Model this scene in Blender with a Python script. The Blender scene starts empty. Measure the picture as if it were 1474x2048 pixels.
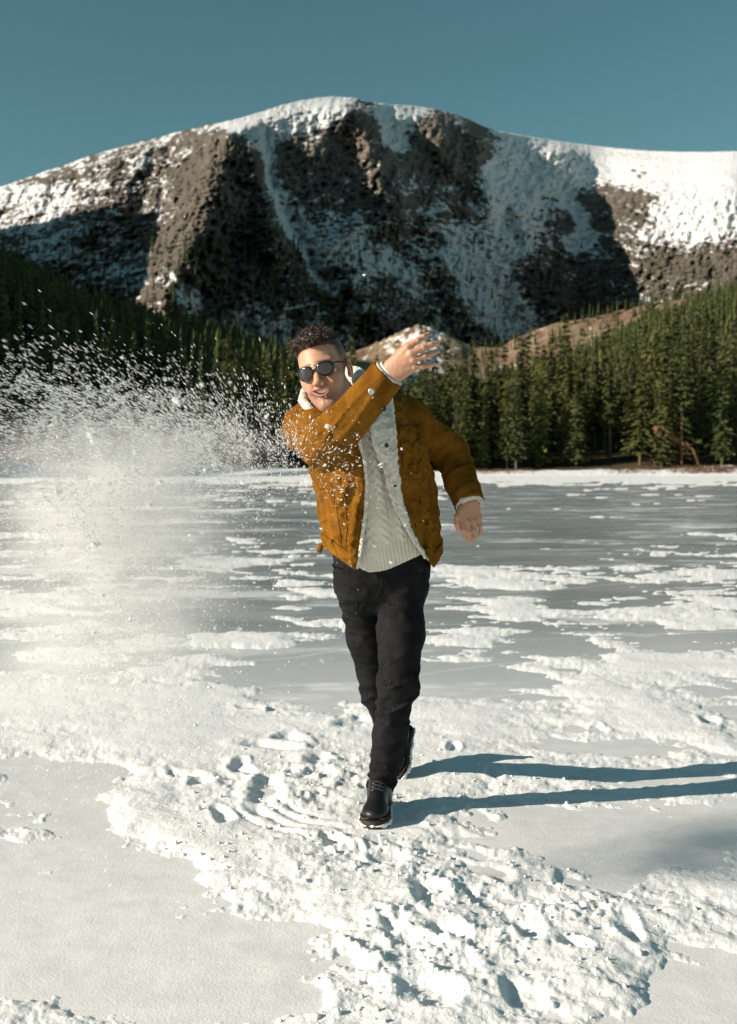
import bpy, math, random
import numpy as np
from mathutils import Vector

# ------------------------------------------------------------------ camera, sky, sun, exposure
SC = bpy.context.scene
COL = SC.collection
F_PX, CXP, CYP, HORIZON = 2150.0, 737.0, 1024.0, 932.0      # photo pixels
CAM_H = 1.30
PITCH = math.atan((CYP - HORIZON) / F_PX)

cam_data = bpy.data.cameras.new('camera')
cam = bpy.data.objects.new('camera', cam_data)
COL.objects.link(cam)
cam_data.sensor_fit = 'HORIZONTAL'
cam_data.sensor_width = 24.0
cam_data.lens = F_PX / (2 * CXP) * 24.0
cam_data.clip_start = 0.05
cam_data.clip_end = 20000
cam_data.dof.use_dof = True
cam_data.dof.focus_distance = 3.65
cam_data.dof.aperture_fstop = 4.0
cam.location = (0, 0, CAM_H)
cam.rotation_euler = (math.pi / 2 - PITCH, 0, 0)
SC.camera = cam

SUN_EL = math.radians(21.0)
SUN_AZ = np.array([-0.950, -0.312]); SUN_AZ /= np.hypot(*SUN_AZ)     # horizontal direction towards the sun
TO_SUN = np.array([SUN_AZ[0] * math.cos(SUN_EL), SUN_AZ[1] * math.cos(SUN_EL), math.sin(SUN_EL)])

world = bpy.data.worlds.new('World')
SC.world = world
world.use_nodes = True
wn = world.node_tree
bg = wn.nodes['Background']
sky = wn.nodes.new('ShaderNodeTexSky')
sky.sky_type = 'NISHITA'
sky.sun_disc = False
sky.sun_elevation = SUN_EL
sky.sun_rotation = math.atan2(SUN_AZ[0], SUN_AZ[1])
sky.altitude = 3200
sky.air_density = 1.25
sky.dust_density = 2.4
sky.ozone_density = 1.0
tint = wn.nodes.new('ShaderNodeMix')          # the photograph's cool teal rendering of a clear sky
tint.data_type = 'RGBA'; tint.blend_type = 'MULTIPLY'
tint.inputs[0].default_value = 1.0
tint.inputs[7].default_value = (0.69, 0.98, 0.74, 1)
wn.links.new(sky.outputs[0], tint.inputs[6])
wn.links.new(tint.outputs[2], bg.inputs['Color'])
bg.inputs['Strength'].default_value = 0.066

sun_data = bpy.data.lights.new('sun', 'SUN')
sun_data.energy = 5.0
sun_data.angle = math.radians(0.53)
sun_data.color = (1.0, 0.89, 0.755)
sun = bpy.data.objects.new('sun', sun_data)
COL.objects.link(sun)
sun.location = (-60, -20, 40)
sun.rotation_euler = Vector(TO_SUN).to_track_quat('Z', 'Y').to_euler()

SC.view_settings.view_transform = 'Standard'
SC.view_settings.look = 'None'
SC.view_settings.exposure = 0.62
SC.view_settings.gamma = 1.0
SC.view_settings.use_curve_mapping = False
SC.cycles.use_denoising = True
SC.cycles.max_bounces = 6
SC.cycles.diffuse_bounces = 3
SC.cycles.volume_bounces = 2

# ------------------------------------------------------------------ helpers
CP, SP = math.cos(PITCH), math.sin(PITCH)

def P(px, py, y):
    """World point seen at photo pixel (px, py) whose world depth is y."""
    px = np.asarray(px, float); py = np.asarray(py, float); y = np.asarray(y, float)
    u = (px - CXP) / F_PX; v = (CYP - py) / F_PX
    dy = CP + v * SP; dz = -SP + v * CP
    s = y / dy
    return np.stack(np.broadcast_arrays(u * s, y, CAM_H + dz * s), -1)

def PIX(p):
    """Photo pixel of world points (...,3)."""
    x, y, z = p[..., 0], p[..., 1], p[..., 2] - CAM_H
    f = y * CP - z * SP; up = y * SP + z * CP
    return CXP + F_PX * x / f, CYP - F_PX * up / f

def PG(px, py):
    """Ground point (z = 0) at a photo pixel."""
    v = (CYP - py) / F_PX
    dz = -SP + v * CP; dy = CP + v * SP
    s = -CAM_H / dz
    return np.array([(px - CXP) / F_PX * s, dy * s, 0.0])

def _hash(ix, iy, iz, seed):
    h = (ix.astype(np.int64) * 374761393 + iy.astype(np.int64) * 668265263 + iz.astype(np.int64) * 2147483647 + seed * 1274126177) & 0xFFFFFFFF
    h = ((h ^ (h >> 13)) * 1274126177) & 0xFFFFFFFF
    h = ((h ^ (h >> 16)) * 2246822519) & 0xFFFFFFFF
    return ((h ^ (h >> 15)) & 0xFFFFFF).astype(np.float32) / 16777215.0

def noise2(x, y, seed=0):
    x = np.asarray(x, np.float64); y = np.asarray(y, np.float64)
    ix = np.floor(x); iy = np.floor(y)
    fx = (x - ix).astype(np.float32); fy = (y - iy).astype(np.float32)
    ix = ix.astype(np.int64); iy = iy.astype(np.int64); z = np.zeros_like(ix)
    ux = fx * fx * fx * (fx * (fx * 6 - 15) + 10); uy = fy * fy * fy * (fy * (fy * 6 - 15) + 10)
    def g(a, b):
        an = _hash(ix + a, iy + b, z, seed) * 6.2831853
        return np.cos(an) * (fx - a) + np.sin(an) * (fy - b)
    n0 = g(0, 0) * (1 - ux) + g(1, 0) * ux
    n1 = g(0, 1) * (1 - ux) + g(1, 1) * ux
    return (n0 * (1 - uy) + n1 * uy) * 1.5

def fbm2(x, y, octv=4, seed=0, gain=0.5, lac=2.03, ridged=False):
    t = 0; a = 1.0; s = 0
    for o in range(octv):
        n = noise2(x, y, seed + o * 17)
        if ridged: n = 1 - 2 * np.abs(n)
        t = t + a * n; s += a
        a *= gain; x = x * lac + 3.1; y = y * lac + 7.7
    return t / s

def noise3(p, seed=0):
    """Value noise in 3-D, -1..1, for (...,3) points."""
    q = np.floor(p); f = (p - q).astype(np.float32); q = q.astype(np.int64)
    f = f * f * (3 - 2 * f)
    r = 0
    for a in (0, 1):
        wa = f[..., 0] if a else 1 - f[..., 0]
        for b in (0, 1):
            wb = f[..., 1] if b else 1 - f[..., 1]
            for c in (0, 1):
                wc = f[..., 2] if c else 1 - f[..., 2]
                r = r + wa * wb * wc * _hash(q[..., 0] + a, q[..., 1] + b, q[..., 2] + c, seed)
    return r * 2 - 1

def sstep(a, b, x):
    t = np.clip((x - a) / (b - a), 0, 1)
    return t * t * (3 - 2 * t)

def interp(x, pts):
    pts = np.asarray(pts, float)
    return np.interp(x, pts[:, 0], pts[:, 1])

def smooth_interp(x, pts):
    pts = np.asarray(pts, float)
    xs = np.linspace(pts[0, 0], pts[-1, 0], 800)
    ys = np.interp(xs, pts[:, 0], pts[:, 1])
    k = np.hanning(31); k /= k.sum()
    ys = np.convolve(np.pad(ys, 15, mode='edge'), k, mode='valid')
    return np.interp(x, xs, ys)

def mesh_np(name, V, F, mat=None, smooth=True, attrs=None):
    """Fast mesh from arrays; F is (n,3) or (n,4)."""
    V = np.asarray(V, np.float32); F = np.asarray(F, np.int32)
    me = bpy.data.meshes.new(name)
    n, k = F.shape
    me.vertices.add(len(V)); me.vertices.foreach_set('co', V.ravel())
    cnt = np.full(n, k, np.int32); keepl = np.ones((n, k), bool)
    if k == 4:                                   # a quad whose last corner repeats is a triangle
        tri = F[:, 3] == F[:, 2]; cnt[tri] = 3; keepl[tri, 3] = False
    fl = F[keepl]
    me.loops.add(len(fl)); me.loops.foreach_set('vertex_index', fl)
    me.polygons.add(n)
    me.polygons.foreach_set('loop_start', np.concatenate([[0], np.cumsum(cnt)[:-1]]).astype(np.int32))
    me.polygons.foreach_set('use_smooth', np.full(n, bool(smooth)))
    if attrs:
        for an, av in attrs.items():
            av = np.asarray(av, np.float32)
            if av.ndim == 1:
                a = me.attributes.new(an, 'FLOAT', 'POINT'); a.data.foreach_set('value', av)
            else:
                a = me.attributes.new(an, 'FLOAT_COLOR', 'POINT')
                c = np.ones((len(V), 4), np.float32); c[:, :3] = av
                a.data.foreach_set('color', c.ravel())
    me.update(calc_edges=True)
    me.validate()
    if mat: me.materials.append(mat)
    return me

def link(name, me, parent=None, **props):
    o = bpy.data.objects.new(name, me)
    COL.objects.link(o)
    if parent is not None: o.parent = parent
    for k, v in props.items(): o[k] = v
    return o

def empty(name, loc, **props):
    o = bpy.data.objects.new(name, None)
    COL.objects.link(o); o.location = loc
    o.empty_display_size = 0.2
    for k, v in props.items(): o[k] = v
    return o

def grid_faces(nr, nc):
    i = np.arange(nr - 1)[:, None] * nc + np.arange(nc - 1)[None, :]
    return np.stack([i, i + 1, i + nc + 1, i + nc], -1).reshape(-1, 4)

# ---- node material helper
class Mat:
    def __init__(self, name, rough=0.7, spec=0.4):
        self.m = bpy.data.materials.new(name); self.m.use_nodes = True
        self.t = self.m.node_tree; self.n = self.t.nodes
        self.b = self.n['Principled BSDF']
        self.b.inputs['Roughness'].default_value = rough
        self.b.inputs['Specular IOR Level'].default_value = spec
    def node(self, typ, ins=None, **kw):
        nd = self.n.new(typ)
        for k, v in kw.items(): setattr(nd, k, v)
        for k, v in (ins or {}).items(): self.put(nd, k, v)
        return nd
    def put(self, nd, k, v):
        s = nd.inputs[k]
        if isinstance(v, bpy.types.NodeSocket): self.t.links.new(v, s)
        elif hasattr(v, 'outputs'): self.t.links.new(v.outputs[0], s)
        else: s.default_value = (tuple(v) + (1,) if (hasattr(v, '__len__') and len(v) == 3 and s.type == 'RGBA') else v)
    def set(self, k, v): self.put(self.b, k, v); return self
    def obj(self): return self.node('ShaderNodeTexCoord').outputs['Object']
    def mapped(self, scale=(1, 1, 1), rot=(0, 0, 0), src=None):
        return self.node('ShaderNodeMapping', {0: src or self.obj(), 'Scale': scale, 'Rotation': rot}).outputs[0]
    def noise(self, scale, detail=4, rough=0.55, vec=None, dist=0.0):
        return self.node('ShaderNodeTexNoise', {'Vector': vec or self.obj(), 'Scale': scale, 'Detail': detail, 'Roughness': rough, 'Distortion': dist}).outputs[0]
    def attr(self, name, fac=True):
        a = self.node('ShaderNodeAttribute', attribute_name=name)
        return a.outputs['Fac'] if fac else a.outputs['Color']
    def ramp(self, fac, stops):
        r = self.node('ShaderNodeValToRGB', {0: fac})
        e = r.color_ramp.elements
        while len(e) < len(stops): e.new(0.5)
        for el, (p, c) in zip(e, stops):
            el.position = p; el.color = (c if len(c) == 4 else tuple(c) + (1,)) if hasattr(c, '__len__') else (c, c, c, 1)
        return r.outputs[0]
    def mix(self, fac, a, b, blend='MIX'):
        m = self.node('ShaderNodeMix', data_type='RGBA', blend_type=blend)
        self.put(m, 0, fac); self.put(m, 6, a); self.put(m, 7, b)
        return m.outputs[2]
    def math(self, op, a, b=0.0, c=0.0):
        return self.node('ShaderNodeMath', {0: a, 1: b, 2: c}, operation=op).outputs[0]
    def bump(self, h, strength=0.3, dist=0.01, normal=None):
        ins = {'Height': h, 'Strength': strength, 'Distance': dist}
        if normal: ins['Normal'] = normal
        return self.node('ShaderNodeBump', ins).outputs[0]
    def done(self, base=None, rough=None, normal=None):
        if base is not None: self.set('Base Color', base)
        if rough is not None: self.set('Roughness', rough)
        if normal is not None: self.set('Normal', normal)
        return self.m
# ================================================================== TERRAIN
# ---- materials of the land
def mat_mountain():
    m = Mat('mountain_rock_and_snow', 0.85, 0.2)
    o = m.obj()
    n1 = m.noise(0.035, 6, 0.65); n2 = m.noise(0.012, 4, 0.6); n3 = m.noise(0.11, 5, 0.7)
    rock = m.ramp(n1, [(0.28, (0.066, 0.054, 0.046)), (0.5, (0.15, 0.122, 0.102)), (0.72, (0.25, 0.21, 0.18))])
    rock = m.mix(m.ramp(n2, [(0.42, 0.0), (0.62, 0.5)]), rock, (0.145, 0.125, 0.112))
    veg = m.attr('veg')
    rock = m.mix(m.math('MULTIPLY', veg, m.ramp(n3, [(0.42, 0.0), (0.55, 1.0)])), rock, (0.034, 0.038, 0.018))
    s = m.math('ADD', m.attr('snow'), m.math('MULTIPLY', m.math('SUBTRACT', n3, 0.5), 0.9))
    s = m.math('ADD', s, m.math('MULTIPLY', m.math('SUBTRACT', n1, 0.5), 0.7))
    fac = m.ramp(s, [(0.47, 0.0), (0.53, 1.0)])
    col = m.mix(fac, rock, (0.72, 0.73, 0.75))
    return m.done(col, 0.85, m.bump(m.math('ADD', n1, m.math('MULTIPLY', n3, 0.6)), 1.0, 9.0))

def mat_hill():
    m = Mat('forest_floor', 0.95, 0.1)
    n1 = m.noise(0.09, 5, 0.6); n2 = m.noise(0.02, 3, 0.5)
    c = m.ramp(n1, [(0.35, (0.045, 0.040, 0.022)), (0.6, (0.085, 0.066, 0.038)), (0.75, (0.12, 0.085, 0.05))])
    s = m.math('ADD', m.attr('snow'), m.math('MULTIPLY', m.math('SUBTRACT', m.noise(0.25, 4, 0.6), 0.5), 1.2))
    c = m.mix(m.ramp(s, [(0.5, 0.0), (0.62, 1.0)]), c, (0.8, 0.81, 0.83))
    return m.done(c, 0.95, m.bump(n1, 0.6, 1.0))

# ---- the big mountain: a headwall with buttresses, gullies and a snowy plateau
CREST = [(-700, 520), (-350, 452), (0, 374), (100, 340), (200, 305), (300, 279), (400, 252), (470, 240), (520, 224), (580, 205),
         (640, 194), (700, 193), (740, 203), (757, 209), (830, 211), (900, 224), (938, 236), (962, 254), (1000, 263),
         (1100, 280), (1200, 293), (1300, 302), (1400, 304), (1474, 302), (1700, 312), (2100, 350)]
CREST_Y = [(-700, 2100), (0, 1900), (300, 1700), (450, 1560), (540, 1680), (640, 1840), (740, 1960), (800, 2080), (960, 2300),
           (1100, 2600), (1200, 2720), (1300, 2560), (1474, 2150), (2100, 1900)]
BASE_Y = [(-700, 1100), (0, 980), (300, 860), (450, 780), (540, 860), (640, 960), (800, 1160), (960, 1390), (1100, 1580), (1200, 1600), (1300, 1350), (1474, 1000), (2100, 850)]
# spines that stand out of the face: (points, half width px, height m)
SPINES = [
    ([(455, 262), (430, 330), (400, 420), (360, 520), (330, 600)], 62, 190),
    ([(500, 300), (520, 400), (560, 500)], 34, 95),
    ([(250, 330), (200, 420), (130, 480), (80, 520)], 60, 90),
    ([(705, 215), (735, 260), (760, 330), (790, 420)], 42, 130),
    ([(655, 225), (640, 300)], 30, 50),
    ([(860, 225), (875, 270), (905, 330)], 24, 70),
    ([(935, 245), (955, 290), (975, 350), (990, 400)], 34, 110),
    ([(1120, 300), (1110, 345)], 34, 60),
    ([(1310, 350), (1300, 420), (1270, 480), (1230, 520)], 70, 60),
    ([(1440, 360), (1420, 430)], 60, 60),
    ([(690, 470), (720, 560), (770, 640)], 60, 80),
    ([(880, 440), (930, 560), (960, 640)], 40, 60),
    ([(1040, 430), (1090, 540), (1120, 600)], 50, 70),
]
GULLIES = [   # snow chutes: points, half width px, depth m
    ([(530, 262), (540, 330), (548, 375), (575, 430), (605, 480), (640, 540), (665, 570)], 13, 45),
    ([(775, 215), (783, 250), (800, 290)], 20, 40),
    ([(985, 335), (1000, 385), (1010, 430), (1040, 480)], 22, 40),
    ([(1040, 290), (1060, 330), (1110, 362)], 30, 30),
    ([(920, 500), (950, 560), (985, 600), (1020, 640)], 26, 30),
    ([(340, 565), (420, 620), (520, 660), (600, 690)], 16, 20),
    ([(1130, 380), (1160, 430), (1180, 470), (1140, 490)], 16, 25),
]

def poly_dist(px, py, pts, ys=1.0):
    d = np.full(px.shape, 1e9)
    for (ax, ay), (bx, by) in zip(pts[:-1], pts[1:]):
        ex, ey = bx - ax, by - ay
        t = np.clip(((px - ax) * ex + (py - ay) * ey) / (ex * ex + ey * ey), 0, 1)
        d = np.minimum(d, np.hypot(px - ax - t * ex, (py - ay - t * ey) * ys))
    return d

def build_mountain():
    nc, nr = 740, 285
    pxs = np.concatenate([np.linspace(-700, -60, 90)[:-1], np.linspace(-60, 1540, nc - 170), np.linspace(1540, 2100, 82)[1:]])
    nc = len(pxs)
    crest = smooth_interp(pxs, CREST)
    jag = (2.2 * fbm2(pxs / 26, pxs * 0, 4, 5) + 1.2 * noise2(pxs / 5.5, pxs * 0, 9)) * (0.35 + 0.65 * sstep(1000, 950, pxs))
    cy = smooth_interp(pxs, CREST_Y); by = smooth_interp(pxs, BASE_Y)
    s = np.linspace(0, 1, nr)[:, None]
    PX = np.broadcast_to(pxs, (nr, nc)).copy()
    py0 = 800.0
    PY = py0 + (crest[None, :] - py0) * s + jag[None, :] * s ** 24 + 1.5 * fbm2(PX / 9, s * 60 + PX * 0, 2, 333) * (1 - s ** 6)
    lean = 0.55 + 0.45 * s
    Y = by[None, :] + (cy - by)[None, :] * (0.62 * s ** 1.25 + 0.38 * s ** 3.5)
    relief = np.zeros_like(Y)
    wx = PX + 16 * fbm2(PX / 60, PY / 60, 3, 21); wy = PY + 16 * fbm2(PX / 60, PY / 60, 3, 31)
    for pts, w, h in SPINES:
        d = poly_dist(wx, wy, pts)
        relief += h * np.exp(-(d / w) ** 2)
    for pts, w, h in GULLIES:
        d = poly_dist(wx, wy, pts)
        relief -= h * np.exp(-(d / w) ** 2)
    rough = 1 - 0.90 * sstep(1080, 1250, PX) * sstep(430, 330, PY)
    relief += rough * (44 * fbm2(PX / 75 + PY / 300, PY / 150, 5, 40, 0.6, ridged=True) + 32 * fbm2(PX / 21 + PY / 38, PY / 27 - PX / 60, 4, 60, 0.62, ridged=True) + 10 * fbm2(PX / 7, PY / 7, 3, 80, 0.65, ridged=True) + 14 * fbm2(PX / 60, PY / 10 + PX / 70, 3, 88, 0.6, ridged=True))
    fade = sstep(0, 0.05, 1 - s) * 0.85 + 0.15
    Y = Y - relief * fade
    V = P(PX, PY, Y)
    # back of the crest, falling gently away
    nb = 10
    back = []
    for k in range(1, nb + 1):
        q = V[-1].copy(); r = k / nb
        q[:, 1] += 900 * r; q[:, 0] *= (q[:, 1] / V[-1][:, 1]); q[:, 2] = V[-1][:, 2] * (1 - 0.85 * r * r) - 10 * r
        back.append(q)
    foot = V[0].copy(); foot[:, 1] -= 250; foot[:, 2] = -20
    Vall = np.concatenate([foot[None], V, np.array(back)], 0)
    # snow cover: by steepness, chutes and the known fields
    gz = np.gradient(V[..., 2], axis=0); gy = np.gradient(V[..., 1], axis=0)
    dx = np.gradient(V[..., 0], axis=1); dY = np.gradient(V[..., 1], axis=1)
    steep = np.abs(gz) / (np.abs(gy) + 1e-3)
    steep = np.clip(steep, 0, 6)
    dg = PY - 0.35 * (PX - 740) * np.sign(PX - 740) * 0.5
    sn = 0.34 + 0.46 * fbm2(PX / 50, dg / 26, 4, 140, 0.6) + 0.50 * fbm2(PX / 13, dg / 6.5, 3, 170, 0.65)
    sn -= 0.10 * sstep(1.0, 3.0, steep)
    for pts, w, h in GULLIES:
        sn += 0.95 * np.exp(-(poly_dist(wx, wy, pts) / (w * 0.95)) ** 2)
    def field(cx, cyy, rx, ry, a, rot=0.0):
        c, n = math.cos(rot), math.sin(rot)
        X = (PX - cx) * c + (PY - cyy) * n; Z = -(PX - cx) * n + (PY - cyy) * c
        return a * np.exp(-((X / rx) ** 2 + (Z / ry) ** 2) ** 1.3)
    sn += field(600, 232, 120, 34, 0.72, -0.25) + field(1390, 415, 110, 60, 0.22) + field(500, 245, 60, 18, 0.35, -0.2)
    sn += field(150, 365, 300, 60, 0.10, -0.3) + field(20, 390, 60, 16, 0.4, -0.1) + field(180, 510, 160, 50, 0.22, 0.2)
    sn += field(800, 225, 60, 18, 0.5, 0.1)
    sn += 0.40 * sstep(975, 1080, PX) * sstep(395, 345, PY) + 0.26 * sstep(1270, 1360, PX) * sstep(520, 440, PY)
    sn += field(1030, 440, 62, 72, 0.55, 0.5) + field(990, 560, 50, 95, 0.42, -0.6) + field(1350, 470, 120, 80, 0.16) + field(700, 505, 120, 30, 0.38, 0.25) + field(1000, 630, 90, 40, 0.2)
    sn += field(590, 660, 200, 26, 0.2, 0.35) + field(1230, 300, 60, 30, 0.2) + field(870, 520, 60, 40, 0.12) + field(60, 430, 90, 40, 0.18, -0.3)
    sn -= field(440, 370, 70, 90, 0.5) + field(420, 520, 150, 75, 0.34) + field(850, 300, 60, 50, 0.2) + field(720, 250, 36, 60, 0.3, 0.3) + field(945, 275, 32, 50, 0.35)
    sn -= field(640, 350, 110, 70, 0.12) + field(1210, 425, 80, 40, 0.15) + field(1300, 430, 45, 60, 0.12) + field(1120, 570, 130, 60, 0.15) + field(1390, 530, 110, 36, 0.3)
    crestsnow = sstep(0.97, 1.0, s) * (0.12 + 0.25 * sstep(950, 1050, PX))
    sn = sn + crestsnow + field(640, 440, 90, 70, 0.14, 0.5) + field(880, 470, 70, 60, 0.10) + field(760, 560, 120, 40, 0.12, 0.3)
    veg = sstep(330, 520, PY) * 0.55 + 0.6 * np.exp(-((PX - 250) / 230.0) ** 2 - ((PY - 330) / 70.0) ** 2) + 0.5 * np.exp(-((PX - 1300) / 90.0) ** 2 - ((PY - 450) / 70.0) ** 2)
    S = np.concatenate([np.full((1, nc), 0.2), sn, np.full((nb, nc), 0.8)], 0)
    G = np.concatenate([np.full((1, nc), 0.5), veg, np.zeros((nb, nc))], 0)
    me = mesh_np('mountain', Vall.reshape(-1, 3), grid_faces(nr + 1 + nb, nc), mat_mountain(), True,
                 {'snow': S.ravel(), 'veg': np.clip(G.ravel(), 0, 1)})
    o = link('mountain', me, kind='structure', label='steep snow-streaked rocky mountain behind the forest')
    return o, (PX, PY, Y)

MOUNTAIN, MGRID = build_mountain()
def mountain_depth(px, py):
    PX, PY, Y = MGRID
    j = int(np.argmin(np.abs(PX[0] - px))); i = int(np.argmin(np.abs(PY[:, j] - py)))
    return Y[i, j]

# ---- hillsides next to the lake (fan shaped: height depends on bearing and distance)
SHORE_Y = 138.0
HILL_R = [(300, 905), (600, 880), (700, 870), (800, 850), (900, 828), (1050, 778), (1150, 738), (1300, 664), (1474, 600), (1800, 520), (2600, 430)]
HILL_L = [(-2600, 40), (-1500, 90), (-900, 190), (-300, 375), (0, 535), (100, 594), (200, 640), (330, 676), (450, 706), (560, 740), (640, 772), (740, 825), (900, 900)]
def hill_z(px, y, pts, yc=600.0, y0=SHORE_Y, p=1.0):
    e = (HORIZON - smooth_interp(px, pts)) / F_PX
    t = np.clip((y - y0) / (yc - y0), 0, 1.25)
    bank = 0.4 * sstep(y0 - 3, y0 + 4, y)
    return bank + e * yc * t ** p - 0.7 * e * yc * np.clip((y - yc) / 260.0, 0, 2) ** 1.3
def hill_r_z(px, y): return hill_z(px, y, HILL_R, 600.0) + 1.5 * noise2(px / 40, y / 25, 7) * sstep(150, 220, y)
def hill_l_z(px, y): return hill_z(px, y, HILL_L, 470.0, SHORE_Y, 0.9) + 1.5 * noise2(px / 40, y / 25, 8) * sstep(150, 220, y)
HILL_MAT = mat_hill()
def build_hill(name, lo, hi, zf, ymax, label):
    pxs = np.linspace(lo, hi, 200)
    ys = SHORE_Y - 6 + (ymax - SHORE_Y + 6) * np.linspace(0, 1, 120) ** 1.6
    PXg, Yg = np.meshgrid(pxs, ys)
    Z = zf(PXg, Yg) - 1.0 * sstep(SHORE_Y, SHORE_Y - 6, Yg)
    X = (PXg - CXP) / F_PX * Yg
    sn = 0.28 + 0.75 * sstep(SHORE_Y + 5, SHORE_Y + 1, Yg) + 0.2 * noise2(X / 14, Yg / 14, 3)
    V = np.stack([X, Yg, Z], -1).reshape(-1, 3)
    return link(name, mesh_np(name, V, grid_faces(*PXg.shape), HILL_MAT, True, {'snow': sn.ravel()}), kind='structure', label=label)
build_hill('hillside', 690, 2700, hill_r_z, 860, 'sunlit hillside under the green forest')
build_hill('hillside', -2700, 800, hill_l_z, 700, 'shaded hillside under the dark forest')

# ---- the sunlit moraine with willow scrub and pale boulders between hill and headwall
MOR = [(560, 740), (640, 720), (690, 704), (740, 690), (790, 668), (838, 650), (880, 664), (950, 692), (1000, 690), (1040, 668), (1100, 645), (1200, 628), (1290, 606), (1400, 590), (1600, 560), (2000, 540)]
def mor_z(px, y):
    e = (HORIZON - interp(px, MOR)) / F_PX
    t = (y - 640.0) / 130.0
    return e * 770 * np.where(t < 1, np.clip(t, 0, 1) ** 0.7, 1 - 0.35 * (t - 1))
def build_moraine():
    pxs = np.linspace(540, 2000, 420); ys = np.linspace(600, 960, 80)
    PXg, Yg = np.meshgrid(pxs, ys)
    X = (PXg - CXP) / F_PX * Yg
    rockz = np.exp(-((PXg - 835) / 90.0) ** 2)
    Z = mor_z(PXg, Yg) + 2.2 * fbm2(X / 14, Yg / 14, 4, 3) + rockz * 3.0 * fbm2(X / 5, Yg / 5, 3, 4, ridged=True)
    m = Mat('moraine_scrub', 0.95, 0.1)
    n1 = m.noise(0.13, 5, 0.65); n2 = m.noise(0.06, 6, 0.7)
    c = m.ramp(n2, [(0.34, (0.10, 0.058, 0.036)), (0.45, (0.18, 0.12, 0.08)), (0.54, (0.26, 0.195, 0.135)), (0.62, (0.085, 0.08, 0.035)), (0.75, (0.15, 0.10, 0.06))])
    s = m.math('ADD', m.attr('snow'), m.math('MULTIPLY', m.math('SUBTRACT', n1, 0.5), 1.6))
    c = m.mix(m.ramp(s, [(0.47, 0.0), (0.57, 1.0)]), c, (0.74, 0.71, 0.67))
    sn = 0.22 + 0.34 * rockz + 0.12 * noise2(X / 30, Yg / 20, 77)
    me = mesh_np('moraine', np.stack([X, Yg, Z], -1).reshape(-1, 3), grid_faces(*PXg.shape), m.done(c, 0.95, m.bump(n1, 0.8, 1.5)), True, {'snow': sn.ravel()})
    link('moraine', me, kind='structure', label='sunlit brown moraine with pale boulders and patches of snow')
build_moraine()

# ---- unseen crest left of frame, shaped to shade the foot of the cliffs
def build_shade_ridge():
    ys = np.linspace(300, 1750, 150); t = np.linspace(-1, 1, 41)
    crest = smooth_interp(ys, [(300, 150), (500, 330), (700, 470), (850, 530), (950, 575), (1050, 577), (1186, 552), (1400, 515), (1600, 470), (1750, 440)])
    crest = crest + 16 * fbm2(ys / 45, ys * 0, 4, 55)
    xc = -900 + 14 * noise2(ys / 90, ys * 0, 4)
    T, Yg = np.meshgrid(t, ys)
    X = xc[:, None] + T * 380
    Z = crest[:, None] * (1 - np.abs(T)) ** 0.9 - 25 + 14 * fbm2(X / 40, Yg / 40, 4, 9) * (1 - np.abs(T)) * np.abs(T) * 4
    sn = 0.3 + 0.3 * fbm2(X / 60, Yg / 60, 4, 19)
    me = mesh_np('ridge', np.stack([X, Yg, Z], -1).reshape(-1, 3), grid_faces(*X.shape), MOUNTAIN.data.materials[0], True, {'snow': sn.ravel(), 'veg': np.full(X.size, 0.7)})
    link('ridge', me, kind='structure', label='unseen crest along the valley, shaped to shade the foot of the cliffs')
build_shade_ridge()

# ---- unseen wooded hill left of frame, added to put the left forest in shade
def build_shade_hill():
    ys = np.linspace(48, 640, 110); t = np.linspace(-1, 1, 45)
    crest = smooth_interp(ys, [(48, 4), (62, 30), (85, 82), (110, 94), (150, 102), (250, 132), (400, 178), (520, 215), (640, 240)]) + 5 * fbm2(ys / 22, ys * 0, 3, 58)
    xc = smooth_interp(ys, [(48, -235), (200, -262), (400, -285), (640, -420)])
    T, Yg = np.meshgrid(t, ys)
    X = xc[:, None] + T * 172
    Z = crest[:, None] * np.cos(T * math.pi / 2) ** 1.15 - 2.0 + 2.5 * fbm2(X / 12, Yg / 12, 3, 29) * (1 - T ** 2)
    sn = 0.25 + 0.25 * fbm2(X / 30, Yg / 30, 3, 39)
    me = mesh_np('hillside', np.stack([X, Yg, Z], -1).reshape(-1, 3), grid_faces(*X.shape), HILL_MAT, True, {'snow': sn.ravel()})
    link('hillside', me, kind='structure', label='unseen steep hill added beside the lake to shade the dark forest')
    return X, Yg, Z, T
SIDE = build_shade_hill()
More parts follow.
